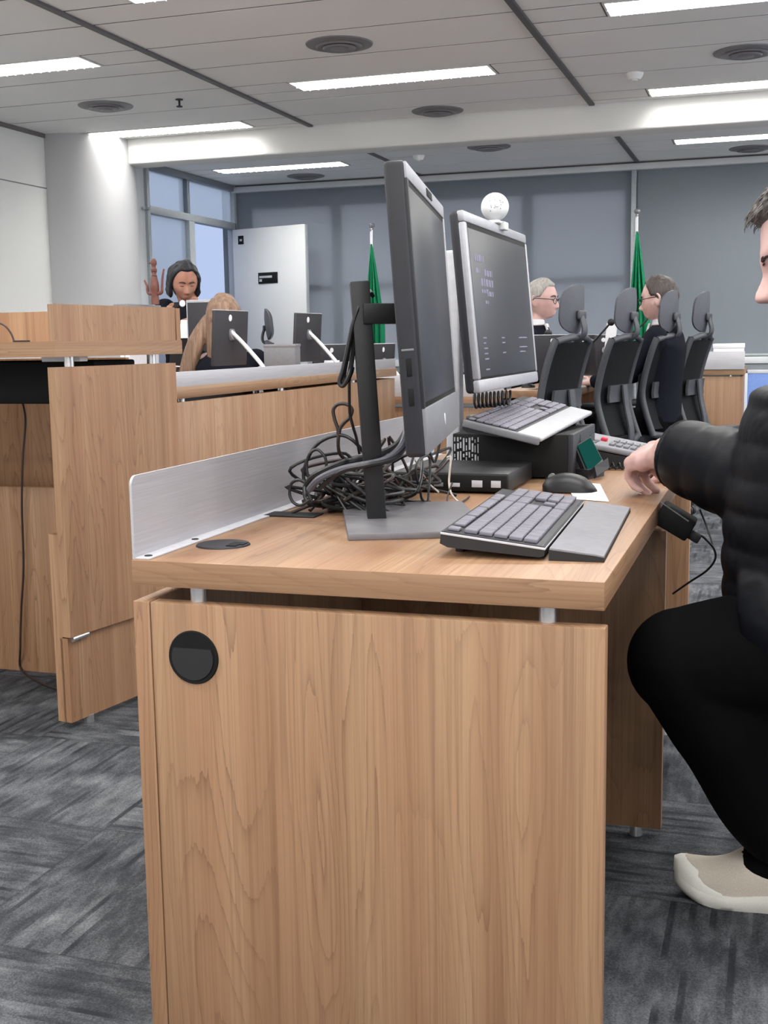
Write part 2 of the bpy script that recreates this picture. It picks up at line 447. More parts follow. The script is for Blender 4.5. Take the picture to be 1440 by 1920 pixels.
def union(b, voxel, sm=4, fac=.5):
    """one continuous surface from overlapping closed shapes"""
    me = b.mesh('tmp_union'); o = bpy.data.objects.new('tmp_union', me); COL.objects.link(o)
    m = o.modifiers.new('r', 'REMESH'); m.mode = 'VOXEL'; m.voxel_size = voxel
    if sm:
        k = o.modifiers.new('s', 'SMOOTH'); k.iterations = sm; k.factor = fac
    dg = bpy.context.evaluated_depsgraph_get(); dg.update()
    ev = o.evaluated_get(dg); out = bpy.data.meshes.new_from_object(ev)
    bpy.data.objects.remove(o); bpy.data.meshes.remove(me); return out
def RZ(a): return Matrix.Rotation(a, 3, 'Z')
def RY(a): return Matrix.Rotation(a, 3, 'Y')
def RX(a): return Matrix.Rotation(a, 3, 'X')
#PARTS
# ================================================================== ROOM
CZ = 2.65
DAY = 1.9
XL, XR, YB, YF = -5.33, 4.6, 11.5, -4.0
struct('floor', B().box(XL-1.8, XR, YF, YB+.2, -.05, 0), 'carpet')
# ---- ceiling: long panels between rails, dark joints, strips for the lamps
RAILS = [-5.42, -3.33, -1.245, .845, 2.93, 5.02]
BEAM_Y = (8.56, 8.80)
def strip_starts(outer): return [y for y in ([-2.46+2.13*k for k in range(7)] if outer else [-3.52+2.13*k for k in range(8)])]
ceil_b = B()
lamps = []
GAP = .022
for bi in range(5):
    x0, x1 = RAILS[bi]+.02, RAILS[bi+1]-.02
    x0c, x1c = max(x0, XL), min(x1, XR)
    outer = (bi % 2 == 0)
    cuts = []
    for s_ in strip_starts(outer): cuts += [(s_, s_+.26, True), (s_+.26, s_+.53, False), (s_+.53, s_+1.065, False), (s_+1.065, s_+1.6, False), (s_+1.6, s_+2.13, False)]
    cuts.append((YF, cuts[0][0], False))
    for (a, b, st) in cuts:
        for (lo, hi) in ((YF, BEAM_Y[0]), (BEAM_Y[1], YB)):
            a2, b2 = max(a, lo), min(b, hi)
            if b2-a2 < .03: continue
            if st and b2-a2 > .2:
                lx0 = RAILS[bi]+.405; lx1 = lx0+1.28
                ceil_b.box(x0c, lx0-GAP/2, a2+GAP/2, b2-GAP/2, CZ, CZ+.02)
                ceil_b.box(lx1+GAP/2, x1c, a2+GAP/2, b2-GAP/2, CZ, CZ+.02)
                lamps.append((lx0, lx1, a2, b2))
            else:
                ceil_b.box(x0c, x1c, a2+GAP/2, b2-GAP/2, CZ, CZ+.02)
ceil_o = struct('ceiling', ceil_b, 'ceil', ang=False)
struct('joint_backing', B().box(XL-.1, XR+.1, YF, YB+.1, CZ+.09, CZ+.12), 'groove', ceil_o)
gb = B()
for r in RAILS[1:5]: pass
gb.box(XL, XR, YF, YB, CZ+.021, CZ+.022)
# the backing carries openings where lamps sit: built as strips around them
gb.bm.free(); gb = B()
ys = sorted(set([YF, YB] + [v for l in lamps for v in l[2:4]]))
for a, b in zip(ys, ys[1:]):
    segs = [(XL, XR)]
    for (lx0, lx1, la, lb) in lamps:
        if la < (a+b)/2 < lb:
            ns = []
            for (p, q) in segs:
                if lx1 <= p or lx0 >= q: ns.append((p, q)); continue
                if p < lx0: ns.append((p, lx0))
                if lx1 < q: ns.append((lx1, q))
            segs = ns
    for p, q in segs: gb.box(p, q, a, b, CZ+.003, CZ+.010)
struct('panel_joint', gb, 'groove', ceil_o, ang=False)
for r in RAILS[1:5]:
    w_ = .018
    struct('ceiling_rail', B().box(r-w_, r+w_, YF, BEAM_Y[0], CZ-.012, CZ+.02), 'rail', ceil_o)
    struct('ceiling_rail', B().box(r-w_, r+w_, BEAM_Y[1], YB-.02, CZ-.012, CZ+.02), 'rail', ceil_o)
BZ = 2.458
bb = B(); bb.box(XL-.3, XR, BEAM_Y[0], BEAM_Y[1], BZ, CZ+.05, .018, 3)
bm_ = struct('trim_1', bb, 'beam'); slabel(bm_, 'white ceiling beam running across the room', 'beam')
# ---- walls
wl = struct('wall_left', B().box(XL-.15, XL, YF, 8.9, 0, CZ), 'wall')
jb = B()
jb.box(XL-.001, XL+.003, YF, 8.2, 2.243, 2.251)
for y in (-3.2, -2.0, -.8, .4, 1.6, 2.8, 4.0, 5.2, 6.4): jb.box(XL-.001, XL+.003, y, y+.008, 0, CZ)
struct('panel_joint', jb, 'mgrey', wl)
struct('shadow_gap', B().box(XL, XL+.014, YF, 8.2, CZ-.03, CZ), 'groove', wl)  # dark strip painted in for the shadow line under the ceiling
co = struct('column', B().lathe((-5.32, 8.55, 0), [(.45, 0), (.45, CZ)], seg=72), 'column')
slabel(co, 'round white column in the left corner under the beam', 'column')
RW = [(-3.2, -.2), (.6, 3.6), (4.4, 7.4), (8.0, 11.0)]
wb_ = B(); wb_.box(XR, XR+.15, YF, YB, 0, .85).box(XR, XR+.15, YF, YB, 2.45, CZ)
yy = [YF]+[v for w in RW for v in w]+[YB]
for a, b in zip(yy[::2], yy[1::2]): wb_.box(XR, XR+.15, a, b, .85, 2.45)
wr = struct('wall_right', wb_, 'wall_w', ang=False)
for (a, b) in RW:          # daylight through the windows of the right wall
    ld = bpy.data.lights.new('window_daylight', 'AREA'); ld.shape = 'RECTANGLE'; ld.size = b-a; ld.size_y = 1.6
    ld.energy = DAY*PI*(b-a)*1.6; ld.color = (.93, .97, 1)
    lo = bpy.data.objects.new('window_daylight', ld); COL.objects.link(lo); lo.location = (XR+.2, (a+b)/2, 1.65); lo.rotation_euler = (0, PI/2, 0); lo.rotation_euler = Matrix(((0, 0, 1), (1, 0, 0), (0, 1, 0))).to_euler()
wf = struct('wall_front', B().box(XL, XR, YF-.15, YF, 0, CZ), 'wall_w')
# back wall with window openings behind the blinds
WX = [(-5.13, -4.27), (-4.16, -3.30), (-3.19, -2.33), (-2.22, -1.36)]
wbk = B()
wbk.box(XL-.15, XR, YB, YB+.04, 0, .86); wbk.box(XL-.15, XR, YB, YB+.04, 2.40, CZ)
wbk.box(XL-.15, WX[0][0], YB, YB+.04, .86, 2.40); wbk.box(WX[-1][1], XR, YB, YB+.04, .86, 2.40)
for a, b in zip(WX, WX[1:]): wbk.box(a[1], b[0], YB, YB+.04, .86, 2.40)
wbk.box(WX[0][0], WX[-1][1], YB, YB+.04, 1.56, 1.63)
struct('wall_back', wbk, 'blind2', ang=False)
# roller blinds
o = put('roller_blind', B().box(XL+.02, -1.30, YB-.014, YB-.011, .88, 2.60), 'blind'); tag(o, 'wide dark blue-grey roller blind behind the white door leaf', 'blind', 'roller blinds on the back wall')
put('bottom_bar', B().box(XL+.02, -1.30, YB-.020, YB-.006, .868, .888), 'alu_frame', o)
o = put('roller_blind', B().box(-1.245, 3.0, YB-.014, YB-.011, .88, 2.60), 'blind2'); tag(o, 'plain grey roller blind right of the white mullion strip', 'blind', 'roller blinds on the back wall')
put('bottom_bar', B().box(-1.245, 3.0, YB-.020, YB-.006, .868, .888), 'alu_frame', o)
o = struct('trim_2', B().box(-1.295, -1.25, YB-.06, YB, .86, 2.60, .004), 'alu_frame'); slabel(o, 'pale vertical strip between the two blinds', 'trim')
o = struct('trim_3', B().box(XL, XR, YB-.09, YB, 2.575, 2.632, .006), 'white'); slabel(o, 'white blind pelmet along the top of the back wall', 'trim')
o = struct('trim_4', B().box(XL, XR, YB-.05, YB, 2.632, CZ, 0), 'groove'); slabel(o, 'dark strip painted as the shadow above the pelmet', 'trim')  # solid dark block fills the gap, its shade put into the colour
o = struct('trim_5', B().box(XL+.6, XR, YB-.2, YB-.04, .80, .862, .006), 'white'); slabel(o, 'white window sill along the back wall', 'sill')
struct('sill_apron', B().box(XL+.6, XR, YB-.16, YB-.06, .74, .80, .003), 'alu_frame', o)
# ---- glazed partition on the left wall line (window_1) and doorway (door_1)
WY0, WYM, WYD, WY1 = 9.66, 10.40, 10.51, 11.42
TR0, TR1 = 2.21, 2.275
fr = B()
fr.box(XL-.06, XL+.03, WY0-.05, WY0, 0, CZ, .004)            # left jamb
fr.box(XL-.06, XL+.03, WYM, WYD, 0, TR0, .004)               # middle post (below transom)
fr.box(XL-.06, XL+.03, WY0, WY1+.03, TR0, TR1, .004)         # transom
fr.box(XL-.06, XL+.03, WY1, WY1+.05, 0, CZ, .004)            # right jamb
fr.box(XL-.06, XL+.02, WY0, WYM, .0, .10, .004)
w1 = struct('window_1', fr, 'alu_frame'); slabel(w1, 'aluminium framed frosted glass partition beside the column', 'window')
struct('head_frame', B().box(XL-.06, XL+.03, WY0, WY1, CZ-.06, CZ, .004).box(XL-.06, XL+.03, WYM-.02, WYM+.03, TR1, CZ-.06, .003), 'alu_dark', w1)
struct('glass_pane', B().box(XL-.02, XL-.012, WY0, WYM-.02, TR1, CZ-.06), 'glass', w1)
struct('glass_pane', B().box(XL-.02, XL-.012, WYM+.03, WY1, TR1, CZ-.06), 'glass', w1)
struct('glass_pane', B().box(XL-.02, XL-.012, WY0, WYM, .10, TR0), 'glass', w1)
struct('hinge', B().box(XL+.02, XL+.045, WY0-.12, WY0-.04, TR0+.02, TR0+.045), 'steel', w1)
o = struct('trim_6', B().box(XL-.06, XL, 8.9, WY0-.05, 0, CZ), 'white'); slabel(o, 'narrow white wall strip between column and glass partition', 'trim')
# outside beyond the doorway: low parapet of a gallery
o = struct('trim_7', B().box(XL-1.75, XL-1.6, 8.6, 16.0, 0, 1.47, .01), 'mgrey'); slabel(o, 'grey parapet outside the doorway', 'parapet')
struct('handrail', B().box(XL-1.77, XL-1.58, 8.6, 16.0, 1.47, 1.53, .01), 'alu_frame', o)
# ---- the open door leaf
hy, fx_, fy_ = (XL+.035, 11.37), -4.40, 11.12
dx, dy = fx_-hy[0], fy_-hy[1]; dl = math.hypot(dx, dy); da = math.atan2(dy, dx)
d1 = bpy.data.objects.new('door_1', None); COL.objects.link(d1); d1.location = (hy[0], hy[1], 0); d1['kind'] = 'structure'
slabel(d1, 'white door leaf standing open against the dark blind', 'door')
def on_door(b): return b.xform(Matrix.Translation((hy[0], hy[1], 0)) @ Matrix.Rotation(da, 4, 'Z'))
put('leaf', on_door(B().box(0, dl, -.02, .02, .01, 2.20, .003)), 'door', d1)
put('edge_strip', on_door(B().box(dl-.004, dl+.006, -.021, .021, .01, 2.20, .002)), 'alu_frame', d1)
sx = .325
dsg = put('door_sign', on_door(B().box(sx, sx+.25, -.026, -.02, 1.645, 1.755, .002)), 'vblack', d1); dsg['label'] = 'black plate with a pale line of lettering'
put('lettering', on_door(B().box(sx+.015, sx+.18, -.0275, -.026, 1.700, 1.722, .001).box(sx+.015, sx+.05, -.0275, -.026, 1.665, 1.69, .001)), 'lgrey', dsg)
nsg = put('number_plate', on_door(B().box(.075, .145, -.026, -.02, 2.05, 2.135, .002)), 'vblack', d1); nsg['label'] = 'small dark square plate'
put('lettering', on_door(B().box(.097, .128, -.0275, -.026, 2.08, 2.102, .001)), 'lgrey', nsg)
put('door_handle', on_door(B().cyl((dl-.07, -.02, 1.02), (dl-.07, -.06, 1.02), .009).cyl((dl-.07, -.06, 1.02), (dl-.19, -.06, 1.02), .009)), 'steel', d1)

# ================================================================== CEILING FIXTURES
def make_lamp(x0, x1, y0, y1):
    r = root('ceiling_light', '', 'ceiling light', ((x0+x1)/2, (y0+y1)/2, CZ))
    put('housing', B().box(x0, x1, y0, y0+.012, CZ-.004, CZ+.08).box(x0, x1, y1-.012, y1, CZ-.004, CZ+.08).box(x0, x0+.012, y0, y1, CZ-.004, CZ+.08).box(x1-.012, x1, y0, y1, CZ-.004, CZ+.08), 'reflector', r)
    put('lamp_tube', B().box(x0+.012, x1-.012, y0+.02, y1-.02, CZ+.034, CZ+.038), 'lamp', r, ang=False)
    lb = B(); n = 22
    for k in range(1, n): lb.box(x0+(x1-x0)*k/n-.0015, x0+(x1-x0)*k/n+.0015, y0+.012, y1-.012, CZ-.010, CZ+.030)
    lb.box(x0+.01, x1-.01, (y0+y1)/2-.004, (y0+y1)/2+.004, CZ-.010, CZ+.030)
    put('louvre', lb, 'reflector', r, ang=False)
    return r
LAB = {(-2.925, 5.0): 'ceiling light cut off by the top edge of the photo', (-5.015, 6.06): 'louvred ceiling light at the far left, running out of the frame',
       (-2.925, 7.13): 'louvred ceiling light in the middle, left of the wide dark rail', (-.84, 6.06): 'louvred ceiling light in the top right corner',
       (-.84, 8.19): 'louvred ceiling light on the right just in front of the beam', (-5.015, 8.19): 'louvred ceiling light on the left just in front of the beam by the column',
       (-5.015, 10.32): 'louvred ceiling light beyond the beam near the glass partition', (-.84, 10.32): 'louvred ceiling light beyond the beam on the right'}
proto_lamp = None
for (a, b, c, d) in lamps:
    key = min(LAB, key=lambda k: abs(k[0]-a)+abs(k[1]-c))
    vis = abs(key[0]-a)+abs(key[1]-c) < .1
    if vis:
        if proto_lamp is None: r = proto_lamp = make_lamp(a, b, c, d)
        else: r = dup(proto_lamp, ((a+b)/2, (c+d)/2, CZ))
        r['label'] = LAB[key]; r['group'] = 'louvred ceiling lights'
    else:   # the room's other lamps, outside the picture
        ld = bpy.data.lights.new('ceiling_lamp', 'AREA'); ld.shape = 'RECTANGLE'; ld.size = 1.25; ld.size_y = .22
        ld.energy = LAMP*PI*1.25*.22; ld.color = (1, .985, .95)
        lo = bpy.data.objects.new('ceiling_lamp', ld); COL.objects.link(lo); lo.location = ((a+b)/2, (c+d)/2, CZ-.002)
# round air diffusers
def make_vent(cx, cy, r=.18):
    v = root('air_diffuser', '', 'air vent', (cx, cy, CZ))
    put('rim', B().lathe((cx, cy, CZ), [(r*.80, -.012), (r, -.006), (r*1.02, 0), (r*.8, 0)], seg=40), 'vent', v)
    put('throat', B().lathe((cx, cy, CZ), [(0, -.003), (r*.82, -.004), (r*.82, 0), (0, 0)], seg=40), 'ventdk', v)
    for k, (q, h) in enumerate(((.66, -.022), (.46, -.030))):
        put('ring', B().lathe((cx, cy, CZ), [(r*q*.80, h+.004), (r*q, h), (r*(q+.05), h+.008), (r*q*.82, h+.010)], seg=36), 'vent', v)
    put('cone', B().lathe((cx, cy, CZ), [(0, -.034), (r*.24, -.030), (r*.30, -.02), (0, -.012)], seg=28), 'vent', v)
    return v
VS = [(-2.29, 6.34, 'round grey air vent nearest the top, left of the wide dark rail'), (-4.33, 7.335, 'round air vent on the left above the column light'),
      (-2.30, 8.375, 'round air vent touching the beam in the middle'), (-.20, 7.36, 'round air vent near the right edge of the photo'),
      (-2.32, 10.06, 'round dark air vent beyond the beam above the standing display'), (-4.37, 11.07, 'round dark air vent beyond the beam by the back wall on the left'), (-.24, 11.05, 'round dark air vent beyond the beam at the right edge')]
pv = make_vent(*VS[0][:2])
for i, (x, y, lb_) in enumerate(VS):
    v = pv if i == 0 else dup(pv, (x, y, CZ)); v['label'] = lb_; v['group'] = 'round air vents in the ceiling'
sp = root('sprinkler', 'small dark sprinkler head on the left ceiling panels', 'sprinkler', (-3.776, 7.33, CZ))
put('pipe', B().cyl((-3.776, 7.33, CZ), (-3.776, 7.33, CZ-.045), .007), 'dgrey', sp); put('deflector', B().lathe((-3.776, 7.33, CZ), [(.02, -.05), (.02, -.044), (0, -.044)], seg=16), 'dgrey', sp)
put('collar', B().lathe((-3.776, 7.33, CZ), [(.024, -.006), (.026, 0), (0, 0)], seg=16), 'dgrey', sp)
for (x, y, lb_) in ((-.86, 7.69, 'white smoke detector on the ceiling right of the wide dark rail'), (-3.0, 10.29, 'small white detector on the ceiling beyond the beam')):
    d_ = root('smoke_detector', lb_, 'smoke detector', (x, y, CZ), 'smoke detectors')
    put('body', B().lathe((x, y, CZ), [(0, -.04), (.035, -.038), (.05, -.016), (.055, 0), (0, 0)], seg=24), 'ceil', d_)
    put('sensor', B().lathe((x, y, CZ), [(0, -.046), (.018, -.044), (.02, -.039), (0, -.039)], seg=16), 'ceil', d_)

# ================================================================== NEAR DESK
DX0, DX1, DY0, DY1 = -.884, -.197, 1.509, 3.16
DT = .74
desk = root('desk', 'oak laminate desk with aluminium back rail in the foreground', 'desk', ((DX0+DX1)/2, (DY0+DY1)/2, 0))
put('desktop', B().box(DX0, DX1, DY0, DY1, DT-.0385, DT, .002), 'wood_y', desk)
put('edge_band', B().box(DX0+.001, DX1-.001, DY0-.0012, DY0+.001, DT-.0380, DT-.0006, .0005), 'wood_h', desk)
ep = put('end_panel', B().box(-.855, -.1955, DY0-.002, DY0+.024, .003, .679, .002), 'wood_v', desk)
put('modesty_panel', B().box(-.8835, -.8565, DY0-.002, DY1-.01, .003, .679, .002), 'wood_v2', desk)
put('cross_panel', B().box(-.856, -.197, 2.445, 2.470, .02, .66, .002), 'wood_v2', desk)
put('end_panel', B().box(-.855, -.193, DY1-.035, DY1-.010, .02, .679, .002), 'wood_v2', desk)
for (x, y) in ((-.788, DY0+.022), (-.275, DY0+.022), (-.788, 2.457), (-.275, 2.457), (-.79, DY1-.022), (-.275, DY1-.022)):
    put('spacer', B().cyl((x, y, .655 if 2 < y < 3 else .678), (x, y, DT-.038), .0118), 'steel', desk)
for (x, y) in ((-.82, DY0+.01), (-.25, DY0+.01), (-.25, 2.457), (-.5, 2.457), (-.25, DY1-.022), (-.82, DY1-.022)):
    put('foot', B().cyl((x, y, 0), (x, y, .021), .014, .011), 'steel', desk)
# aluminium back rail: upright sheet with a rounded near corner and a foot flange
AX = -.884
pts = [(DY0+.004, DT)]
for k in range(7):
    a = PI - PI/2*k/6; pts.append((DY0+.004+.014+.014*math.cos(a), .862-.014+.014*math.sin(a)))
pts += [(DY1-.02, .862), (DY1-.02, DT)]
rail = put('aluminium_rail', B().prism([(AX, y, z) for y, z in pts], (.004, 0, 0)), 'alu', desk)
put('flange', B().box(AX+.004, AX+.028, DY0+.004, DY1-.02, DT, DT+.0025, .0008), 'lgrey', rail)
for y in (1.53, 1.68, 2.2, 2.7): put('screw', B().lathe((AX+.017, y, DT+.0025), [(0, .002), (.0055, .0012), (.006, 0), (0, 0)], seg=14), 'blackm', rail)
# cable grommets
g = at(418.5, 1022, 1.70); gx, gy = atz(418.5, 1022, DT).x, atz(418.5, 1022, DT).y
gr = put('desk_grommet', B().lathe((gx, gy, DT), [(0, .0018), (.034, .002), (.041, .0025), (.0425, 0), (0, 0)], seg=40), 'dgrey', desk)
put('cable_slot', B().box(gx+.012, gx+.036, gy-.004, gy+.016, DT+.002, DT+.0032).box(gx+.014, gx+.030, gy-.02, gy-.002, DT+.002, DT+.0034), 'vblack', gr)
gx2, gz2 = at(362.5, 1233, DY0-.003).x, at(362.5, 1233, DY0-.003).z
gr2 = put('panel_grommet', B().lathe((gx2, DY0-.002, gz2), [(0, .002), (.034, .0025), (.0385, .003), (.040, 0), (0, 0)], axis=(0, -1, 0), seg=44), 'vblack', desk)
put('cap', B().prism([(gx2+.033*math.cos(a), DY0-.0045, gz2+.033*math.sin(a)) for a in np.linspace(PI*.86, PI*2.14, 24)], (0, -.0025, 0)), 'blackm', gr2)

# ================================================================== PODIUM on the left
PA, PB = Vector((-1.80, 2.735, 0)), Vector((-1.715, 3.24, 0))       # near and far bottom corner of its right face
pd = (PB-PA).normalized(); pn = Vector((pd.y, -pd.x, 0))             # along the face, and outwards (+x)
pod = root('podium', 'tall oak speaker stand with gallery boards at the left edge', 'podium', (-2.1, 3.0, 0))
def slab_between(a, b, t, z0, z1, inward=True):
    n = pn*(-t if inward else t)
    return B().prism([a+Vector((0, 0, z0)), b+Vector((0, 0, z0)), b+n+Vector((0, 0, z0)), a+n+Vector((0, 0, z0))], (0, 0, z1-z0))
z_top, z_slab1, z_slab0, z_p = 1.16, 1.063, 1.022, .995
put('side_panel', slab_between(PA, PB, .03, .262, z_p), 'wood_v', pod)
lp = put('lower_panel', slab_between(PA-pn*.012, PB-pn*.012+pd*.0, .026, .02, .258), 'wood_v2', pod)
put('edge_post', slab_between(PA-pn*.03, PA-pn*.03+pd*.03, .03, .02, .545), 'wood_v2', pod)
put('side_foot', B().cyl(PA+pd*.08-pn*.022, PA+pd*.08-pn*.022+Vector((0, 0, .022)), .014), 'steel', pod)
put('shelf_peg', B().cyl(PA+pd*.012+pn*-.008+Vector((0, 0, .255)), PA+pd*.075+pn*-.008+Vector((0, 0, .258)), .009), 'steel', pod)
BYp = 3.25
put('slab', B().prism([PA+pn*.004+Vector((0, -.004, z_slab0)), PB+pn*.004+pd*.03+Vector((0, 0, z_slab0)), Vector((-2.75, BYp+.05, z_slab0)), Vector((-2.75, PA.y-.004, z_slab0))], (0, 0, z_slab1-z_slab0)), 'wood_h', pod)
put('gallery_side', slab_between(PA+pn*.003+pd*.0, PB+pn*.003, .022, z_slab1, z_top), 'wood_v', pod)
put('gallery_end', B().box(-2.75, PB.x+.003, BYp, BYp+.024, z_slab1, z_top-.002), 'wood_v2', pod)
put('lower_back_panel', B().box(-2.75, PB.x-.02, BYp-.03, BYp-.008, .0, .607, .002), 'wood_v2', pod)
put('upper_back_panel', B().box(-2.75, -1.96, BYp+.12, BYp+.142, .45, 1.012, .002), 'wood_v', pod)
put('left_panel', B().box(-2.75, -2.72, PA.y, BYp+.14, .02, z_p, .002), 'wood_v2', pod)
for q in (.07, .42): put('spacer', B().cyl(PA+pd*q-pn*.018+Vector((0, 0, z_p-.001)), PA+pd*q-pn*.018+Vector((0, 0, z_slab0+.001)), .013), 'steel', pod)
for q in (-2.6, -2.15): put('spacer', B().cyl((q, BYp+.13, 1.010), (q, BYp+.13, z_slab0+.001), .013), 'steel', pod)
wq0, wq1 = at(78, 678, 2.86), at(150, 678, 2.86)
put('lit_gap_bar', B().box(wq0.x, wq1.x, 2.86, 2.90, z_slab0-.014, z_slab0, .002), 'paper', pod)  # white bar added to stand for the lit wall behind the gap
put('black_box', B().box(-2.70, -1.835, 2.98, 3.21, .885, 1.008, .006), 'vblack', pod)  # plain black box filling the space under the slab
p = [at(42, 752, 3.18), at(48, 790, 3.2), at(43, 860, 3.2), at(41, 950, 3.2), at(44, 1060, 3.2), at(40, 1140, 3.2), at(38, 1215, 3.2)]
p += [atz(40, 1256, .006), atz(75, 1280, .006), atz(112, 1293, .006), atz(150, 1303, .006)]
o = put('cable', B().tube(p, .0035, 7), 'cable_brown'); tag(o, 'dark cable hanging down inside the open podium to the carpet', 'cable')
p = [at(-40, 600, 3.0), at(-12, 603, 3.0), at(8, 610, 3.0), at(20, 624, 3.0), at(26, 638, 3.0), Vector((at(27, 640, 3.0).x, 3.0, z_slab1+.004)), Vector((at(27, 640, 3.0).x+.01, 3.06, z_slab1+.004))]
o = put('cable', B().tube(p, .003, 7), 'cable_brown'); tag(o, 'short curved cable standing on the podium top at the left edge', 'cable')

# ================================================================== RAISED COUNTER (middle left)
CX = -1.93
cnt = root('counter', 'long oak counter with low aluminium strip behind the desk cables', 'counter', (CX-.35, 5.0, 0))
CY0, CY1, CT = 3.58, 6.15, .905
put('countertop', B().box(CX-.70, CX, CY0, CY1, CT-.04, CT, .002), 'wood_y', cnt)
put('front_panel', B().box(CX-.035, CX-.008, 3.50, CY1-.01, .02, CT-.052, .002), 'wood_v', cnt)
put('aluminium_strip', B().box(CX-.012, CX-.006, CY0+.005, CY1, CT, CT+.052, .001), 'alu', cnt)
put('end_panel', B().box(CX-.68, CX-.036, CY1-.035, CY1-.01, .02, CT-.052, .002), 'wood_v2', cnt)
for y in (3.72, 4.6, 5.5): put('spacer', B().cyl((CX-.022, y, CT-.054), (CX-.022, y, CT-.038), .012), 'steel', cnt)
for y in (3.7, 5.9): put('foot', B().cyl((CX-.022, y, 0), (CX-.022, y, .021), .014), 'steel', cnt)

# ---- cabinet behind podium carrying the carving
cab = root('cabinet', 'low pale grey cabinet just showing above the podium gallery', 'cabinet', (-2.75, 4.75, 0))
ctp = at(240, 570, 4.55).z
cx0, cx1 = at(212, 570, 4.53).x, at(302, 570, 4.82).x
put('body', B().box(cx0+.01, cx1-.01, 4.55, 4.80, .0, ctp-.02, .003), 'lgrey', cab)
put('top', B().box(cx0, cx1, 4.53, 4.82, ctp-.02, ctp, .003), 'mgrey', cab)
put('door', B().box(cx0+.015, (cx0+cx1)/2-.003, 4.545, 4.55, .05, ctp-.04, .001), 'white', cab); put('door', B().box((cx0+cx1)/2+.003, cx1-.015, 4.545, 4.55, .05, ctp-.04, .001), 'white', cab)
q = Vector((at(291, 560, 4.68).x, 4.68, ctp))
S = root('wooden_carving', 'carved reddish wooden figure with raised side arms on the cabinet', 'carving', q)
put('figure', B().lathe(q, [(0, 0), (.017, 0), (.018, .02), (.014, .045), (.020, .058), (.019, .085), (.014, .11), (.009, .13), (.012, .142), (.013, .150), (.008, .156), (.008, .162), (.013, .172), (.013, .184), (.008, .194), (0, .197)], seg=16), 'carved', S)
for s in (-1, 1): put('arm', B().tube([q+Vector((0, 0, .048)), q+Vector((s*.024, 0, .047)), q+Vector((s*.034, 0, .054)), q+Vector((s*.036, 0, .078)), q+Vector((s*.040, 0, .115 if s > 0 else .088)), q+Vector((s*.048, 0, .150 if s > 0 else .105))], .006, 8, rad=[.008, .008, .007, .006, .005, .004]), 'carved', S)
for z_ in (.118, .137): put('band', B().lathe(q+Vector((0, 0, z_)), [(.006, 0), (.014, .003), (.006, .006)], seg=12), 'cable_brown', S)
put('beak', B().capsule(q+Vector((-.008, -.006, .178)), q+Vector((-.019, -.009, .174)), .004, .002), 'carved', S)

# ================================================================== U-SHAPED CONFERENCE TABLES (far)
t1 = root('conference_table', 'oak conference table with aluminium rail crossing behind the cables', 'table', (-1.8, 6.6, 0))
T1Y = 6.4
put('tabletop', B().box(-2.85, -1.40, T1Y, T1Y+.6, .70, .74, .002), 'wood_x', t1)
put('aluminium_rail', B().box(-2.85, -1.40, T1Y+.02, T1Y+.026, .74, .862, .001), 'alu_x', t1)
put('front_panel', B().box(-2.83, -1.42, T1Y+.03, T1Y+.055, .02, .68, .002), 'wood_v', t1)
for x in (-2.1, -1.55): put('spacer', B().cyl((x, T1Y+.043, .679), (x, T1Y+.043, .701), .012), 'steel', t1)
for x in (-2.1, -1.55): put('foot', B().cyl((x, T1Y+.043, 0), (x, T1Y+.043, .021), .014), 'steel', t1)
t2 = root('conference_table', 'narrow oak conference table running away behind the matt screen', 'table', (-1.2, 7.6, 0))
put('tabletop', B().box(-1.40, -1.02, 6.35, 8.9, .735, .775, .002), 'wood_y', t2)
put('front_panel', B().box(-1.38, -1.355, 6.4, 8.88, .02, .72, .002), 'wood_v2', t2)
put('end_panel', B().box(-1.35, -1.06, 6.42, 6.445, .02, .72, .002), 'wood_v', t2); put('end_panel', B().box(-1.35, -1.06, 8.84, 8.865, .02, .72, .002), 'wood_v', t2)
for (x, y) in ((-1.367, 6.6), (-1.367, 8.6), (-1.1, 6.433), (-1.1, 8.852)): put('spacer', B().cyl((x, y, .719), (x, y, .737), .012), 'steel', t2)
for (x, y) in ((-1.367, 6.6), (-1.367, 8.6), (-1.1, 6.433), (-1.1, 8.852)): put('foot', B().cyl((x, y, 0), (x, y, .021), .014), 'steel', t2)
sc_ = put('hole_cover', B().lathe((-1.24, 6.55, .775), [(0, .001), (.05, .0015), (.052, 0), (0, 0)], seg=24), 'cable_brown', t2)
# far right cabinet desk
c1 = at(1300, 660, 9.0); c2 = at(1397, 660, 9.0)
cd = root('side_desk', 'oak desk with aluminium rail at the far right under the grey blind', 'desk', ((c1.x+c2.x)/2-.1, 9.3, 0))
zt = at(1300, 692, 9.0).z
put('desktop', B().box(c1.x-.35, c2.x, 9.0, 9.6, zt-.045, zt, .002), 'wood_x', cd)
put('aluminium_rail', B().box(c1.x-.35, c2.x, 8.985, 8.991, zt-.004, zt+.125, .001), 'alu_x', cd)
put('front_panel', B().box(c1.x-.33, c2.x-.01, 9.01, 9.035, .02, zt-.055, .002), 'wood_v', cd)
put('end_panel', B().box(c2.x-.034, c2.x-.01, 9.036, 9.58, .02, zt-.055, .002), 'wood_v2', cd)
for x in (c1.x-.2, c2.x-.1): put('spacer', B().cyl((x, 9.023, zt-.056), (x, 9.023, zt-.044), .012), 'steel', cd)
for x in (c1.x-.2, c2.x-.1): put('foot', B().cyl((x, 9.023, 0), (x, 9.023, .021), .014), 'steel', cd)
b1 = at(1339, 645, 9.2); b2 = at(1395, 645, 9.2)
o = root('paper_tray', 'white paper box standing on the far right desk', 'box', ((b1.x+b2.x)/2, 9.25, zt))
put('box_body', B().box(b1.x, b2.x, 9.1, 9.35, zt, b1.z, .003), 'paper', o)
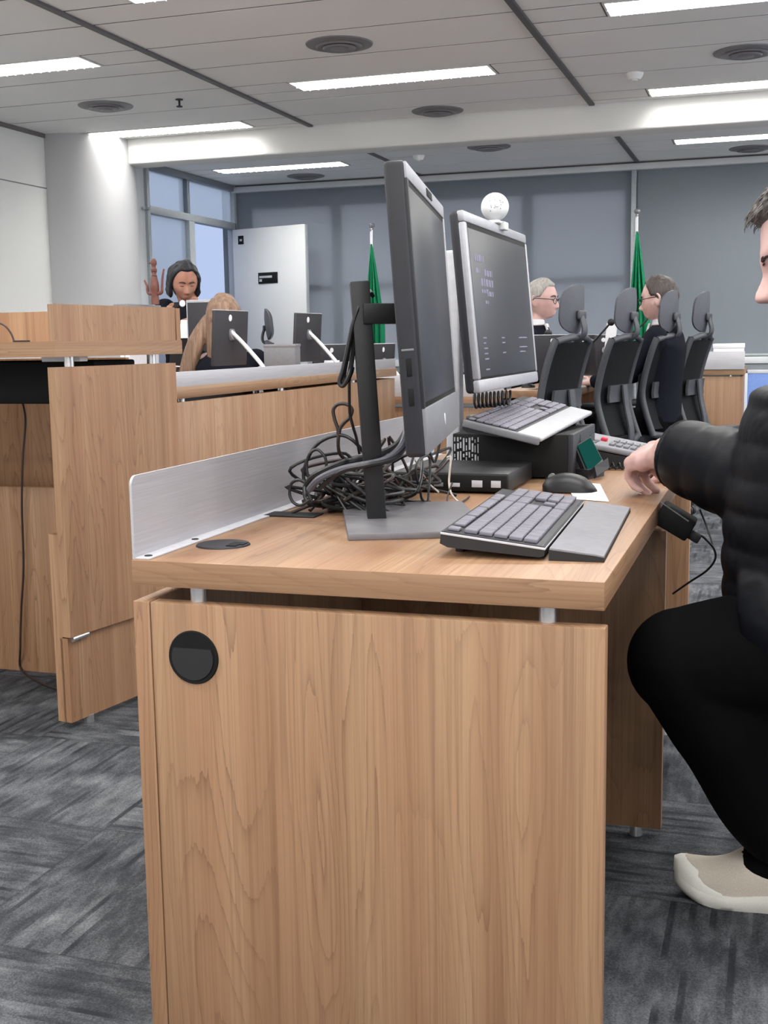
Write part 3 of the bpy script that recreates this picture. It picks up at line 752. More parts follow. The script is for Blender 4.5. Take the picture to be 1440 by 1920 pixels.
put('lid', B().box(b1.x-.004, b2.x+.004, 9.096, 9.354, b1.z-.03, b1.z+.002, .002), 'paper', o)
f1 = at(1402, 700, 10.6); f2 = at(1427, 745, 10.6)
o = root('notice_board', 'blue panel on a white frame below the sill at the right edge', 'panel', ((f1.x+f2.x)/2, 10.6, 0))
put('board', B().box(f1.x, f1.x+.55, 10.6, 10.62, .25, f1.z, .002), 'blue', o)
put('frame', B().box(f1.x-.03, f1.x, 10.595, 10.625, 0, f1.z+.03, .002).box(f1.x-.03, f1.x+.58, 10.595, 10.625, f1.z, f1.z+.03, .002).box(f1.x+.55, f1.x+.58, 10.595, 10.625, 0, f1.z+.03, .002), 'white', o)

# ================================================================== FLAGS
def make_flag(px, py, Y, lab, foot_px):
    p = at(px, py, Y); q = at(*foot_px, Y)
    r = root('flag', lab, 'flag', (p.x, Y, 0), 'green flags at the back wall')
    x0 = p.x
    put('base', B().lathe((x0, Y, 0), [(0, .05), (.05, .05), (.13, .03), (.15, .012), (.15, 0), (0, 0)], seg=28), 'steel', r)
    put('pole', B().cyl((x0, Y, .03), (x0, Y, p.z-.04), .013), 'steel', r)
    put('finial', B().lathe((x0, Y, p.z-.06), [(0, 0), (.02, .005), (.012, .02), (.028, .035), (.03, .05), (.02, .065), (0, .07)], seg=18), 'steel', r)
    put('ribbon', B().sheet([[(x0-.012+.006*k, Y-.02, p.z-.07-.05*j) for k in range(4)] for j in range(4)], .006), 'paper', r)
    rows = []
    zt_, zb_ = p.z-.19, 1.0
    for j in range(22):
        f = j/21; z = zt_+(zb_-zt_)*f; w = .008+.085*min(1, f*1.25)**.9
        rows.append([(x0-w*.55+2*w*k/16*.95, Y-.03-.05*min(1, f*2)*(.5+.5*math.sin(k*1.35+.8+f*1.2)), z) for k in range(17)])
    put('flag_cloth', B().sheet(rows, .006), 'flag', r, ang=60)
    return r
make_flag(697, 420, 11.0, 'furled green flag on a steel pole left of the tall black display', (700, 600))
make_flag(1195, 393, 10.9, 'furled green flag on a steel pole by the pale mullion strip', (1197, 600))
# ================================================================== EQUIPMENT ON THE NEAR DESK
def frame_box(b, Mx, x0, x1, y0, y1, z0, z1, bev=0., seg=2):
    t = B(); t.box(x0, x1, y0, y1, z0, z1, bev, seg); t.xform(Mx); b.add(t.bm); return b
def basis(o, u, v, n):
    m = Matrix((u, v, n)).transposed().to_4x4(); m.translation = o; return m
def FB(Mx, *a, **k): return frame_box(B(), Mx, *a, **k)

# ---- tall black all-in-one display seen from its side
Yn = 1.66
nt, nb = at(757, 298, Yn), at(799, 857, Yn)
u = Vector((-.175, .985, 0)).normalized(); v = (nt-nb); hgt = v.length; v = (v - u*v.dot(u)).normalized(); n = u.cross(v)
MM = basis(nb, u, v, n)                     # x along the width, y up, z out of the screen
W = .60
plate = at(652, 1000, Yn)
dsp = root('display', 'tall dark all-in-one display seen from its side on the desk', 'monitor', (-.62, 1.93, DT))
put('casing', FB(MM, 0, W, 0, hgt, -.030, 0, .007, 3), 'dgrey', dsp)
put('back_cover', FB(MM, .16, W-.16, .09, hgt-.09, -.048, -.028, .012, 4), 'dgrey', dsp)
put('top_bezel', FB(MM, .004, W-.004, hgt-.026, hgt-.003, -.002, .003, .001), 'silver', dsp)
put('side_bezel', FB(MM, W-.018, W-.004, .07, hgt-.026, -.002, .003, .001), 'silver', dsp)
put('side_bezel', FB(MM, .003, .017, .07, hgt-.026, -.002, .003, .001), 'dgrey', dsp)  # near bezel coloured dark to imitate its dark reflection
chin = put('chin', FB(MM, .003, W-.003, .003, .07, -.002, .004, .0015), 'mgrey', dsp)
put('logo', B().lathe((0, 0, 0), [(0, .0008), (.009, .0008), (.010, 0), (0, 0)], seg=24).xform(MM @ Matrix.Translation((W*.5, .036, .004))), 'lgrey', chin)
put('screen_border', FB(MM, .017, W-.018, .07, hgt-.026, -.002, .001, .0005), 'vblack', dsp)
scr = put('screen', FB(MM, .026, W-.027, .078, hgt-.035, 0, .0018, .0004), 'screen', dsp)
put('camera', FB(MM, W*.46, W*.60, hgt-.020, hgt-.007, .002, .0042, .001), 'vblack', dsp)
for y in (.075, .118): put('port', FB(MM, -.0012, .001, y, y+.026, -.019, -.011, .001), 'vblack', dsp)
put('port_label', FB(MM, -.0008, .001, .155, .158, -.024, -.006, .0004), 'mgrey', dsp)
# stand: base plate, leaning column, arm
q1, q2 = atz(652, 1000, DT+.012), atz(641, 944, DT+.012)
bu = (q2-q1); bl = bu.length; bu.normalize(); bw = Vector((bu.y, -bu.x, 0))
MB_ = basis(Vector((q1.x, q1.y, DT)), bw, bu, Vector((0, 0, 1)))
put('base_plate', FB(MB_, 0, .225, 0, bl, 0, .012, .002), 'stand', dsp)
cf = atz(706, 972, DT+.012); ct = at(673, 527, cf.y)
cdir = (ct-cf).normalized(); cx_ = (bw - cdir*bw.dot(cdir)).normalized(); cy_ = cdir.cross(cx_)
MC = basis(cf, cx_, cy_, cdir)
put('column', FB(MC, -.015, .017, -.004, .030, -.002, (ct-cf).length, .002), 'black', dsp)
mc = nb + u*(W*.5) + v*(hgt*.58) - n*.05
al = at(690, 588, cf.y).z
a0 = cf + cdir*((al-cf.z)/cdir.z) + cy_*.012
ad = (mc-a0); ad.z = 0; L_ = ad.length; ad.normalize()
put('arm', FB(basis(a0, ad, Vector((-ad.y, ad.x, 0)), Vector((0, 0, 1))), .0, L_+.02, -.022, .022, -.017, .017, .002), 'black', dsp)
put('mount_plate', FB(MM, W*.5-.06, W*.5+.06, hgt*.58-.075, hgt*.58+.045, -.060, -.050, .003), 'black', dsp)

# ---- silver framed matt monitor with the round webcam
Ym = 2.30
m_nt, m_nb = at(866, 393, Ym), at(898, 737, Ym)
u2 = Vector((0, 1, 0)); v2 = (m_nt-m_nb); h2 = v2.length; v2 = (v2-u2*v2.dot(u2)).normalized(); n2 = u2.cross(v2)
M2 = basis(m_nb, u2, v2, n2); W2 = .615
mon = root('monitor', 'silver framed flat monitor with the white webcam on top', 'monitor', (-.66, 2.62, DT))
put('casing', FB(M2, 0, W2, 0, h2, -.028, -.004, .008, 3), 'dgrey', mon)
fb = B()
for a in ((0, W2, h2-.022, h2), (0, W2, 0, .026), (0, .020, .0258, h2-.0218), (W2-.012, W2, .0258, h2-.0218)): frame_box(fb, M2, a[0], a[1], a[2], a[3], -.012, .003, .004)
put('frame', fb, 'silver', mon)
put('screen_border', FB(M2, .018, W2-.010, .024, h2-.020, -.006, .0005, .0005), 'vblack', mon)
put('screen', FB(M2, .026, W2-.022, .030, h2-.032, -.004, .0015, .0004), 'screen2', mon)
tb = B()
rr = random.Random(3)
for (a, b, c, d) in ((.10, .23, .735, .775), (.10, .16, .67, .70), (.22, .34, .66, .70), (.16, .34, .60, .645), (.16, .26, .56, .585), (.24, .33, .545, .575), (.20, .25, .50, .52)):
    x_ = a
    while x_ < b:
        w_ = rr.uniform(.012, .04); frame_box(tb, M2, x_*W2, min(b, x_+w_)*W2, c*h2, d*h2-.002*rr.random(), .0015, .0019); x_ += w_+.008
for k in range(7):
    yy = .12+.03*k
    for (a, b) in ((.12, .18), (.40, .46), (.70, .86)):
        if rr.random() < .6: frame_box(tb, M2, a*W2, (a+(b-a)*rr.uniform(.5, 1))*W2, yy*h2, (yy+.008)*h2, .0015, .0018)
so_ = put('screen_marks', tb, 'lilac', mon, ang=False)  # lilac blocks and short bars laid on the screen
# rear stand: silver column on a foot behind the small computer
s0 = at(851, 470, 2.72)
put('stand_column', B().box(s0.x-.017, s0.x+.017, 2.70, 2.74, DT+.012, s0.z, .006, 3), 'lgrey', mon)
put('stand_foot', B().box(s0.x-.11, s0.x+.017, 2.61, 2.83, DT, DT+.014, .004), 'lgrey', mon)
put('stand_arm', B().box(s0.x+.016, m_nb.x-.022, 2.705, 2.735, 1.07, 1.11, .003), 'dgrey', mon)
wcp = at(928, 388, 2.61)
topz = (m_nb+v2*h2).z
wc = root('webcam', 'round white ball webcam clipped on the silver monitor', 'webcam', (wcp.x, 2.61, topz))
put('ball', B().sphere(wcp, .0305, seg=28, rings=18), 'white', wc)
fd = Vector((.35, -.9, .1)).normalized()
put('lens', B().cyl(wcp+fd*.0285, wcp+fd*.0315, .006), 'lgrey', wc)
hb = B()
for k in range(14):
    a = random.uniform(0, 2*PI); r_ = random.uniform(.008, .022); e = Vector((math.cos(a)*r_, 0, math.sin(a)*r_)); d_ = (fd*.028+RZ(.37) @ e).normalized(); hb.cyl(wcp+d_*.0298, wcp+d_*.0308, .0012, seg=8)
put('vent_hole', hb, 'mgrey', wc)
put('clip', B().box(wcp.x-.012, wcp.x+.014, 2.59, 2.66, topz, topz+.007, .003).cyl((wcp.x, 2.61, topz+.004), wcp-Vector((0, 0, .026)), .010, .012).box(wcp.x+.004, wcp.x+.020, 2.62, 2.66, topz-.012, topz+.006, .003), 'white', wc)

# ---- flat black computer and the larger black computer
pf = root('computer', 'flat black mini computer with white stickers lying by the display stand', 'computer', (-.62, 2.47, DT))
fz = at(800, 885, 2.335).z
put('case', B().box(-.745, -.50, 2.335, 2.585, DT+.004, fz, .004), 'black', pf)
put('face', B().box(-.742, -.503, 2.332, 2.336, DT+.007, fz-.004, .001), 'vblack', pf)
for (x, w_, m_) in ((-.655, .020, 'mgrey'), (-.620, .020, 'lgrey'), (-.575, .022, 'lgrey'), (-.535, .020, 'lgrey')):
    put('sticker', B().box(x, x+w_, 2.3305, 2.3322, DT+.014, DT+.018+(.010 if w_ > .021 or x > -.54 else .004), .0003), m_, pf)
for x in (-.72, -.52):
    for y in (2.36, 2.56): put('foot', B().cyl((x, y, DT), (x, y, DT+.005), .008), 'blackm', pf)
pz = at(1075, 815, 2.61).z
pc = root('computer', 'larger black desktop computer lying under the silver edged keyboard', 'computer', (-.55, 2.78, DT))
put('case', B().box(-.688, -.425, 2.61, 2.94, DT+.004, pz, .003), 'vblack', pc)
put('front_cover', B().box(-.426, -.413, 2.608, 2.942, DT+.004, pz+.001, .003), 'dgrey', pc)
put('front_seam', B().box(-.4135, -.4118, 2.70, 2.71, DT+.01, pz-.006, .0005), 'blackm', pc)
put('front_grille', B().box(-.4135, -.4118, 2.86, 2.93, DT+.03, pz-.02, .0005), 'blackm', pc)
gl = B()
for k in range(9):
    x = -.684+k*.0068
    z0 = DT+.012
    while z0 < pz-.012:
        hh_ = random.uniform(.006, .03); gl.box(x, x+random.uniform(.0018, .0042), 2.6085, 2.6102, z0, min(z0+hh_, pz-.008)); z0 += hh_+random.uniform(.003, .008)
put('rear_connectors', gl, 'lgrey', pc, ang=False)
for x in (-.66, -.45):
    for y in (2.64, 2.91): put('foot', B().cyl((x, y, DT), (x, y, DT+.005), .009), 'blackm', pc)

# ---- keyboards
def key_rows(b, Mx, x0, x1, y0, y1, z, rows, keyh=.006, skip=()):
    rr = random.Random(11); n = len(rows); ph = (y1-y0)/n
    for i, row in enumerate(rows):
        tot = sum(abs(w) for w in row); x = x0
        for w in row:
            ww = (x1-x0)*abs(w)/tot
            if w > 0:
                t = B(); t.box(x+.0012, x+ww-.0012, y0+i*ph+.0012, y0+(i+1)*ph-.0012, z, z+keyh, .0018, 2)
                t.xform(Mx); b.add(t.bm)
            x += ww
R1 = [1.4, 1.2, 1.2, 6, 1.2, 1.2, 1.4, -.4, 1, 1, 1, -.4, 2, 1, 1]
R2 = [2.3]+[1]*10+[2.7, -.4, -1, 1, -1, -.4, 1, 1, 1, 1]
R3 = [1.8]+[1]*11+[2.2, -.4, -3, -.4, 1, 1, 1, 1]
R4 = [1.5]+[1]*12+[1.5, -.4, 1, 1, 1, -.4, 1, 1, 1, 1]
R5 = [1]*13+[2, -.4, 1, 1, 1, -.4, 1, 1, 1, 1]
R6 = [1, -1, 1, 1, 1, 1, -.5, 1, 1, 1, 1, -.5, 1, 1, 1, 1, -.4, 1, 1, 1, -.4, -4]
# keyboard in front, with palm rest (its rows run along the desk; local x = +Y, local y = -X)
def kb_basis(front_near, front_far, rear_near):
    a = (front_far-front_near).normalized(); b_ = (rear_near-front_near); b_ = (b_-a*b_.dot(a)).normalized(); return basis(front_near, a, b_, a.cross(b_))
fnr = atz(1022, 1047, DT+.004); fnr.z = DT+.020
rnr = at(835, 992, fnr.y+.015)
KL = .50; kw = (rnr-fnr).length
K1 = kb_basis(fnr, fnr+Vector((-.020, KL, 0)), rnr)
kb = root('keyboard', 'black keyboard with pale edge and grey keys at the front of the desk', 'keyboard', (-.37, 1.9, DT))
def kwedge(Mx, L, w, t_front, t_rear):
    b = B(); nseg = 1
    pts = [(0, 0), (w, 0), (w, -t_rear), (w-.012, -t_rear-.004), (.006, -t_front), (0, -t_front+.003)]
    return b.prism([(0, y, z) for y, z in pts], (L, 0, 0)).xform(Mx)
put('case', kwedge(K1, KL, kw, .016, .018), 'blackm', kb)
put('edge_trim', FB(K1, -.001, KL+.001, -.001, kw+.001, -.0045, -.001, .001), 'lgrey', kb)
put('deck', FB(K1, .003, KL-.003, .003, kw-.003, -.003, .0005, .0008), 'dgrey', kb)
kk = B(); key_rows(kk, K1, .010, KL-.010, .012, kw-.030, .0005, [R1, R2, R3, R4, R5], .0065)
key_rows(kk, K1, .010, KL-.010, kw-.025, kw-.006, .0005, [R6], .005)
put('keys', kk, 'key', kb, ang=50)
for x in (.05, KL-.09):
    fp = K1 @ Vector((x, kw-.018, -.018)); put('foot', B().box(fp.x-.006, fp.x+.006, fp.y, fp.y+.04, DT+.0005, fp.z+.004, .001), 'blackm', kb)
prn = atz(1133, 1055, DT); 
pl = root('palm_rest', 'grey palm rest lying along the front keyboard', 'palm rest', (prn.x-.03, prn.y+.22, DT))
pw = fnr.x-prn.x; pw = abs(prn.x-fnr.x)-.004
PMx = basis(Vector((prn.x, prn.y, DT)), Vector((-.020, KL, 0)).normalized(), Vector((-KL, -.020, 0)).normalized(), Vector((0, 0, 1)))
put('base', B().prism([(0, y, z) for y, z in ((0, .0), (pw, .0), (pw, .0155), (.012, .0085), (0, .0065))], (KL, 0, 0)).xform(PMx), 'blackm', pl)
put('pad', B().prism([(.001, y, z) for y, z in ((.001, .0060), (pw-.001, .0150), (pw-.001, .0180), (.014, .0110), (.001, .0085))], (KL-.002, 0, 0)).xform(PMx), 'palm', pl)

k_nf, k_nr, k_ff = at(1013, 822, 2.51), at(865, 789, 2.51), at(1108, 772, 2.93)
k_nf.z = max(k_nf.z, .0)
K2 = kb_basis(k_nf, k_ff, k_nr); KL2 = (k_ff-k_nf).length; kw2 = (k_nr-k_nf).length
k2 = root('keyboard', 'silver edged keyboard propped on the black computer below the webcam', 'keyboard', (-.53, 2.7, pz))
put('case', kwedge(K2, KL2, kw2, .010, .022), 'dgrey', k2)
put('palm_strip', FB(K2, -.001, KL2+.001, -.004, .054, -.008, .002, .004, 3), 'strip', k2)
put('end_trim', FB(K2, -.006, .004, .0, kw2, -.016, .0015, .004, 3), 'mgrey', k2)
put('deck', FB(K2, .004, KL2-.002, .056, kw2-.002, -.004, .0005, .001), 'blackm', k2)
kk = B(); key_rows(kk, K2, .010, KL2-.008, .060, kw2-.024, .0003, [R1, R2, R3, R4, R5], .005)
key_rows(kk, K2, .010, KL2-.008, kw2-.021, kw2-.006, .0003, [R6], .004)
put('keys', kk, 'key', k2, ang=50)
for x in (.16, KL2-.05):
    for y in (.03, kw2-.03):
        fp = K2 @ Vector((x, y, -.010 if y < .1 else -.020))
        if fp.z-pz > .003: put('foot', B().box(fp.x-.008, fp.x+.008, fp.y-.008, fp.y+.008, pz, fp.z+.003, .001), 'blackm', k2)

# ---- mouse, paper, green display gadget, desk phone
mo = atz(1068, 922, DT)
ms = root('mouse', 'black computer mouse on the white sheet behind the front keyboard', 'mouse', (mo.x, mo.y, DT))
b = B()
rings = []
for i in range(15):
    f = i/14; x = mo.x-.056+.112*f
    hh_ = .037*math.sin(PI*min(1, max(0, .12+.83*f)))**.7*(1 if f < .75 else 1-.5*((f-.75)/.25)**2); ww = .031*(1-abs(2*f-1)**3.2)**.5+.002
    if i in (0, 14): ww *= .5; hh_ *= .6
    rings.append([b.bm.verts.new((x, mo.y+ww*math.cos(a)*(1 if math.sin(a) > 0 else .96), DT+.002+max(0, hh_*math.sin(a)))) for a in np.linspace(0, PI, 13)] + [b.bm.verts.new((x, mo.y+ww*.8*k, DT+.001)) for k in (-.8, 0, .8)])
b.skin(rings); put('shell', b, 'black', ms)
put('button_gap', B().tube([(mo.x-.050, mo.y, DT+.026), (mo.x-.035, mo.y, DT+.034), (mo.x-.012, mo.y, DT+.0385)], .0008, 6), 'vblack', ms)
put('wheel', B().cyl((mo.x-.036, mo.y-.004, DT+.029), (mo.x-.036, mo.y+.004, DT+.029), .008), 'mgrey', ms)
pp = [atz(1078, 936, DT+.001), atz(1142, 941, DT+.001), atz(1125, 908, DT+.001), atz(1055, 902, DT+.001)]
o = put('paper', B().prism(pp, (0, 0, .0006)), 'paper', ang=False); tag(o, 'white sheet of paper under the black mouse', 'paper')
gd = root('display_gadget', 'small handheld with green screen leaning in a black holder', 'handheld', (-.39, 2.72, DT))
gq = [at(1078, 836, 2.66), at(1107, 818, 2.72), at(1133, 868, 2.70), at(1103, 896, 2.62)]
gn = (gq[1]-gq[0]).cross(gq[3]-gq[0]).normalized()
if gn.y > 0: gn = -gn
put('body', B().prism([p-gn*.0 for p in gq], -gn*.012), 'black', gd)
ctr = sum(gq, Vector())/4
put('screen', B().prism([ctr+(p-ctr)*.82+Vector((0, 0, .004))+gn*.0003 for p in gq], gn*.0012), 'green_lcd', gd)
g4 = [at(1109, 880, 2.625), at(1134, 864, 2.69), at(1137, 882, 2.69), at(1113, 899, 2.62)]
put('holder', B().prism([Vector((p.x, p.y, DT)) for p in (gq[3], gq[2], gq[2]-gn*.05, gq[3]-gn*.05)], (0, 0, .022)).prism([p+gn*.002 for p in g4], gn*.010), 'blackm', gd)
ph = root('desk_phone', 'light grey desk telephone with key clusters beside the hand', 'telephone', (-.35, 2.97, DT))
X0, X1, Yp0, Yp1 = -.445, -.275, 2.85, 3.10
put('base', B().prism([(X0, Yp0, DT), (X1, Yp0, DT), (X1, Yp0, DT+.020), (X0, Yp0, DT+.052)], (0, Yp1-Yp0, 0)), 'blackm', ph)
PT = basis(Vector((X1, Yp0-.002, DT+.0215)), Vector((X0-X1, 0, .032)).normalized(), Vector((0, 1, 0)), Vector((.032, 0, X1-X0)).normalized())
put('top_cover', FB(PT, 0, .175, 0, .254, 0, .014, .005, 3), 'phone', ph)
kk = B(); rr = random.Random(5)
for i in range(5):
    for j in range(6):
        frame_box(kk, PT, .02+i*.017, .032+i*.017, .03+j*.018+(.03 if j > 2 else 0), .042+j*.018+(.03 if j > 2 else 0), .0135, .020, .002)
put('keys', kk, 'mgrey', ph)
put('red_key', FB(PT, .115, .13, .10, .125, .0135, .022, .002), 'red', ph)
put('phone_display', FB(PT, .13, .165, .02, .09, .0135, .0155, .001), 'dgrey', ph)
hc = [(X1-.02, 2.83, DT+.006)]
cpts = []
for k in range(60):
    a = k*.9; cpts.append(Vector((X0+.01+.0022*k, 2.825+.007*math.cos(a), DT+.010+.007*math.sin(a))))
o = put('coiled_cord', B().tube(cpts, .0022, 6, sub=2), 'cable'); tag(o, 'black coiled cord lying in front of the desk telephone', 'cord')

# power adapter under the desk edge
ad_ = root('power_adapter', 'black power adapter with two thin leads under the desk edge', 'power adapter', (-.19, 2.28, .67))
Ya = 2.28
a_, b_ = at(1236, 958, Ya), at(1297, 994, Ya); dd = (b_-a_).normalized(); up_ = Vector((0, 1, 0)).cross(dd) * -1
if up_.z < 0: up_ = -up_
MA = basis(a_, dd, Vector((0, 1, 0)), dd.cross(Vector((0, 1, 0))))
put('brick', FB(MA, 0, (b_-a_).length, -.03, .03, -.021, .021, .004), 'vblack', ad_)
put('plug', FB(MA, (b_-a_).length-.002, (b_-a_).length+.022, -.012, .012, -.016, .0, .003), 'blackm', ad_)
put('bracket', B().box(a_.x-.012, a_.x+.008, Ya-.02, Ya+.02, a_.z, DT-.038, .001), 'steel', ad_)
e_ = a_+dd*((b_-a_).length+.02)
put('lead', B().tube([e_, at(1322, 1010, Ya), at(1338, 1028, Ya+.03), at(1341, 1048, Ya+.06), at(1325, 1070, Ya+.1), at(1292, 1092, Ya+.15), at(1262, 1113, Ya+.22)], .0022, 7), 'cable', ad_)
put('lead', B().tube([at(1312, 955, Ya+.1), at(1322, 980, Ya+.1), at(1332, 1008, Ya+.08), at(1339, 1032, Ya+.05)], .0018, 7), 'cable', ad_)
put('trim_edge', B().tube([a_+Vector((.004, -.031, .022)), a_+dd*.03+Vector((0, -.031, .022)), b_+Vector((-.004, -.031, .021))], .0015, 6), 'mgrey', ad_)

# ---- cables on the near desk
def cable(pts, r, mat, label, group=None, sub=8):
    o = put('cable', B().tube(pts, r, 8, sub=sub), mat); tag(o, label, 'cable', group); return o
cable([at(697, 552, 1.93), at(688, 545, 1.95), at(676, 566, 1.90), at(664, 600, 1.89), at(655, 640, 1.89), at(644, 690, 1.89), at(637, 715, 1.89), at(643, 723, 1.89), at(654, 705, 1.89), at(659, 680, 1.90), at(664, 640, 1.90), at(672, 600, 1.90), at(684, 570, 1.91)], .0042, 'cable', 'thick black cable looped over the arm behind the tall display')
cable([at(700, 556, 1.94), at(690, 549, 1.94), at(680, 560, 1.91), at(668, 592, 1.895), at(658, 632, 1.895), at(650, 676, 1.895), at(645, 706, 1.895), at(650, 716, 1.895), at(658, 700, 1.90), at(661, 690, 1.91)], .0036, 'cable', 'second black cable of the hanging loop, inside the thicker one')
cable([at(657, 690, 1.93), at(655, 715, 1.93), at(655, 745, 1.94), at(656, 775, 1.95), at(662, 800, 1.96), at(668, 820, 1.98), at(674, 850, 2.0)], .0028, 'cable', 'single lead dropping from the hanging loop to the cable heap')
cable([at(634, 820, 2.0), at(633, 803, 2.0), at(627, 785, 2.0), at(625, 768, 2.0), at(634, 758, 2.0), at(650, 758, 2.0), at(660, 768, 2.0), at(656, 782, 2.0), at(644, 794, 2.0), at(637, 806, 2.0), at(634, 830, 2.0), at(637, 850, 2.01), at(648, 862, 2.04)], .0034, 'cable_brown', 'brown-black cable standing up in a teardrop loop')

cable([at(572, 905, 2.0), at(569, 890, 2.0), at(575, 865, 2.0), at(590, 838, 2.0), at(612, 822, 2.0), at(640, 816, 2.0), at(662, 826, 2.0), at(680, 846, 2.01), at(690, 862, 2.03)], .0033, 'cable', 'black cable rising in the big arc over the heap')
cable([at(578, 895, 1.98), at(575, 872, 1.98), at(580, 852, 1.98), at(594, 843, 1.98), at(608, 855, 1.98), at(612, 872, 1.98), at(606, 885, 1.98), at(590, 890, 1.98), at(580, 905, 1.98)], .0028, 'cable', 'thin black cable in a round loop left of the heap')
cable([at(585, 935, 1.93), at(565, 947, 1.93), at(550, 942, 1.93), at(543, 925, 1.93), at(547, 906, 1.93), at(560, 900, 1.93), at(573, 906, 1.93), at(578, 925, 1.93), at(585, 940, 1.93)], .0028, 'cable', 'thin black cable in the small loop nearest the aluminium rail')
cable([at(580, 918, 1.90), at(600, 897, 1.885), at(640, 880, 1.885), at(690, 870, 1.875), at(722, 862, 1.885), at(745, 846, 1.90), at(757, 828, 1.92), at(764, 800, 1.95)], .0062, 'cable_grey', 'thick grey cable passing in front of the stand column')
cable([at(575, 908, 1.93), at(592, 890, 1.915), at(640, 868, 1.905), at(668, 862, 1.94), at(712, 850, 1.98), at(745, 832, 1.99), at(762, 806, 2.0)], .0055, 'cable', 'thick black cable passing behind the stand column')
cable([at(600, 915, 1.90), at(640, 884, 1.88), at(690, 872, 1.87), at(735, 862, 1.885), at(757, 842, 1.91), at(768, 812, 1.95)], .0045, 'cable', 'black cable hugging the thick grey one across the stand column')
cable([at(838, 858, 2.28), at(845, 858, 2.28), at(843, 885, 2.27), at(842, 905, 2.26), at(846, 925, 2.22), atz(858, 940, DT+.003), atz(872, 950, DT+.003)], .0021, 'cable_light', 'pale thin lead dropping from the display to the desk top')
cable([at(848, 905, 2.24), atz(838, 938, DT+.003), atz(850, 948, DT+.003), atz(868, 940, DT+.003), atz(880, 931, DT+.003)], .0018, 'cable_brown', 'thin brown lead curling on the desk before the flat computer')
cable([at(745, 897, 2.30), at(772, 905, 2.28), at(800, 897, 2.28), at(825, 880, 2.28), at(842, 862, 2.29)], .0019, 'cable_brown', 'thin dark lead drooping across the flat computer')
cable([at(778, 862, 2.2), at(790, 885, 2.25), at(806, 908, 2.3), atz(822, 922, DT+.04)], .0018, 'cable_light', 'pale lead running down under the tall display')
rr = random.Random(21)
for k in range(20):
    n_ = rr.randint(6, 9); pts_ = []
    cxk, cyk = rr.uniform(-.79, -.68), rr.uniform(2.03, 2.24)
    for i in range(n_):
        pts_.append((max(-.862, min(-.60, cxk+rr.uniform(-.10, .10))), max(1.98, min(2.31, cyk+rr.uniform(-.10, .10))), DT+.006+abs(rr.gauss(0, .045)) if 0 < i < n_-1 else DT+.004))
    pts_ = [(x, y, min(z, DT+.125)) for x, y, z in pts_]
    cable(pts_, rr.choice((.0026, .0031, .0036)), rr.choice(('cable', 'cable', 'cable', 'cable_grey', 'cable_brown')), 'thin cable in the tangled heap behind the display stand', 'tangled cables behind the display stand')
for k in range(2):
    cxk = -.69+.03*k; pts_ = [(cxk+rr.uniform(-.02, .02), 2.36+rr.uniform(-.02, .10), DT+.06+rr.uniform(-.0, .06)) for i in range(5)]
    pts_ = [(cxk-.02, 2.30, DT+.004)] + [(x, max(y, 2.36), max(z, fz+.006)) for x, y, z in pts_]
    cable(pts_, .0028, 'cable', 'cable bunched on the flat computer under the tall display', 'cables on the flat computer')
# coiled black lead under the silver monitor
cpts = []
for k in range(70):
    a = k*.85; cpts.append(at(888+1.0*k, 752-.1*k, 2.62+.002*k)+Vector((0, .012*math.cos(a), .016*math.sin(a))))
cable(cpts, .0030, 'cable', 'coiled black lead under the silver monitor', sub=2)
gm = put('flat_strip', B().box(-.868, -.77, 1.95, 2.0, DT, DT+.003, .001), 'blackm'); tag(gm, 'flat black cable tray strip under the cable heap', 'cable tray')

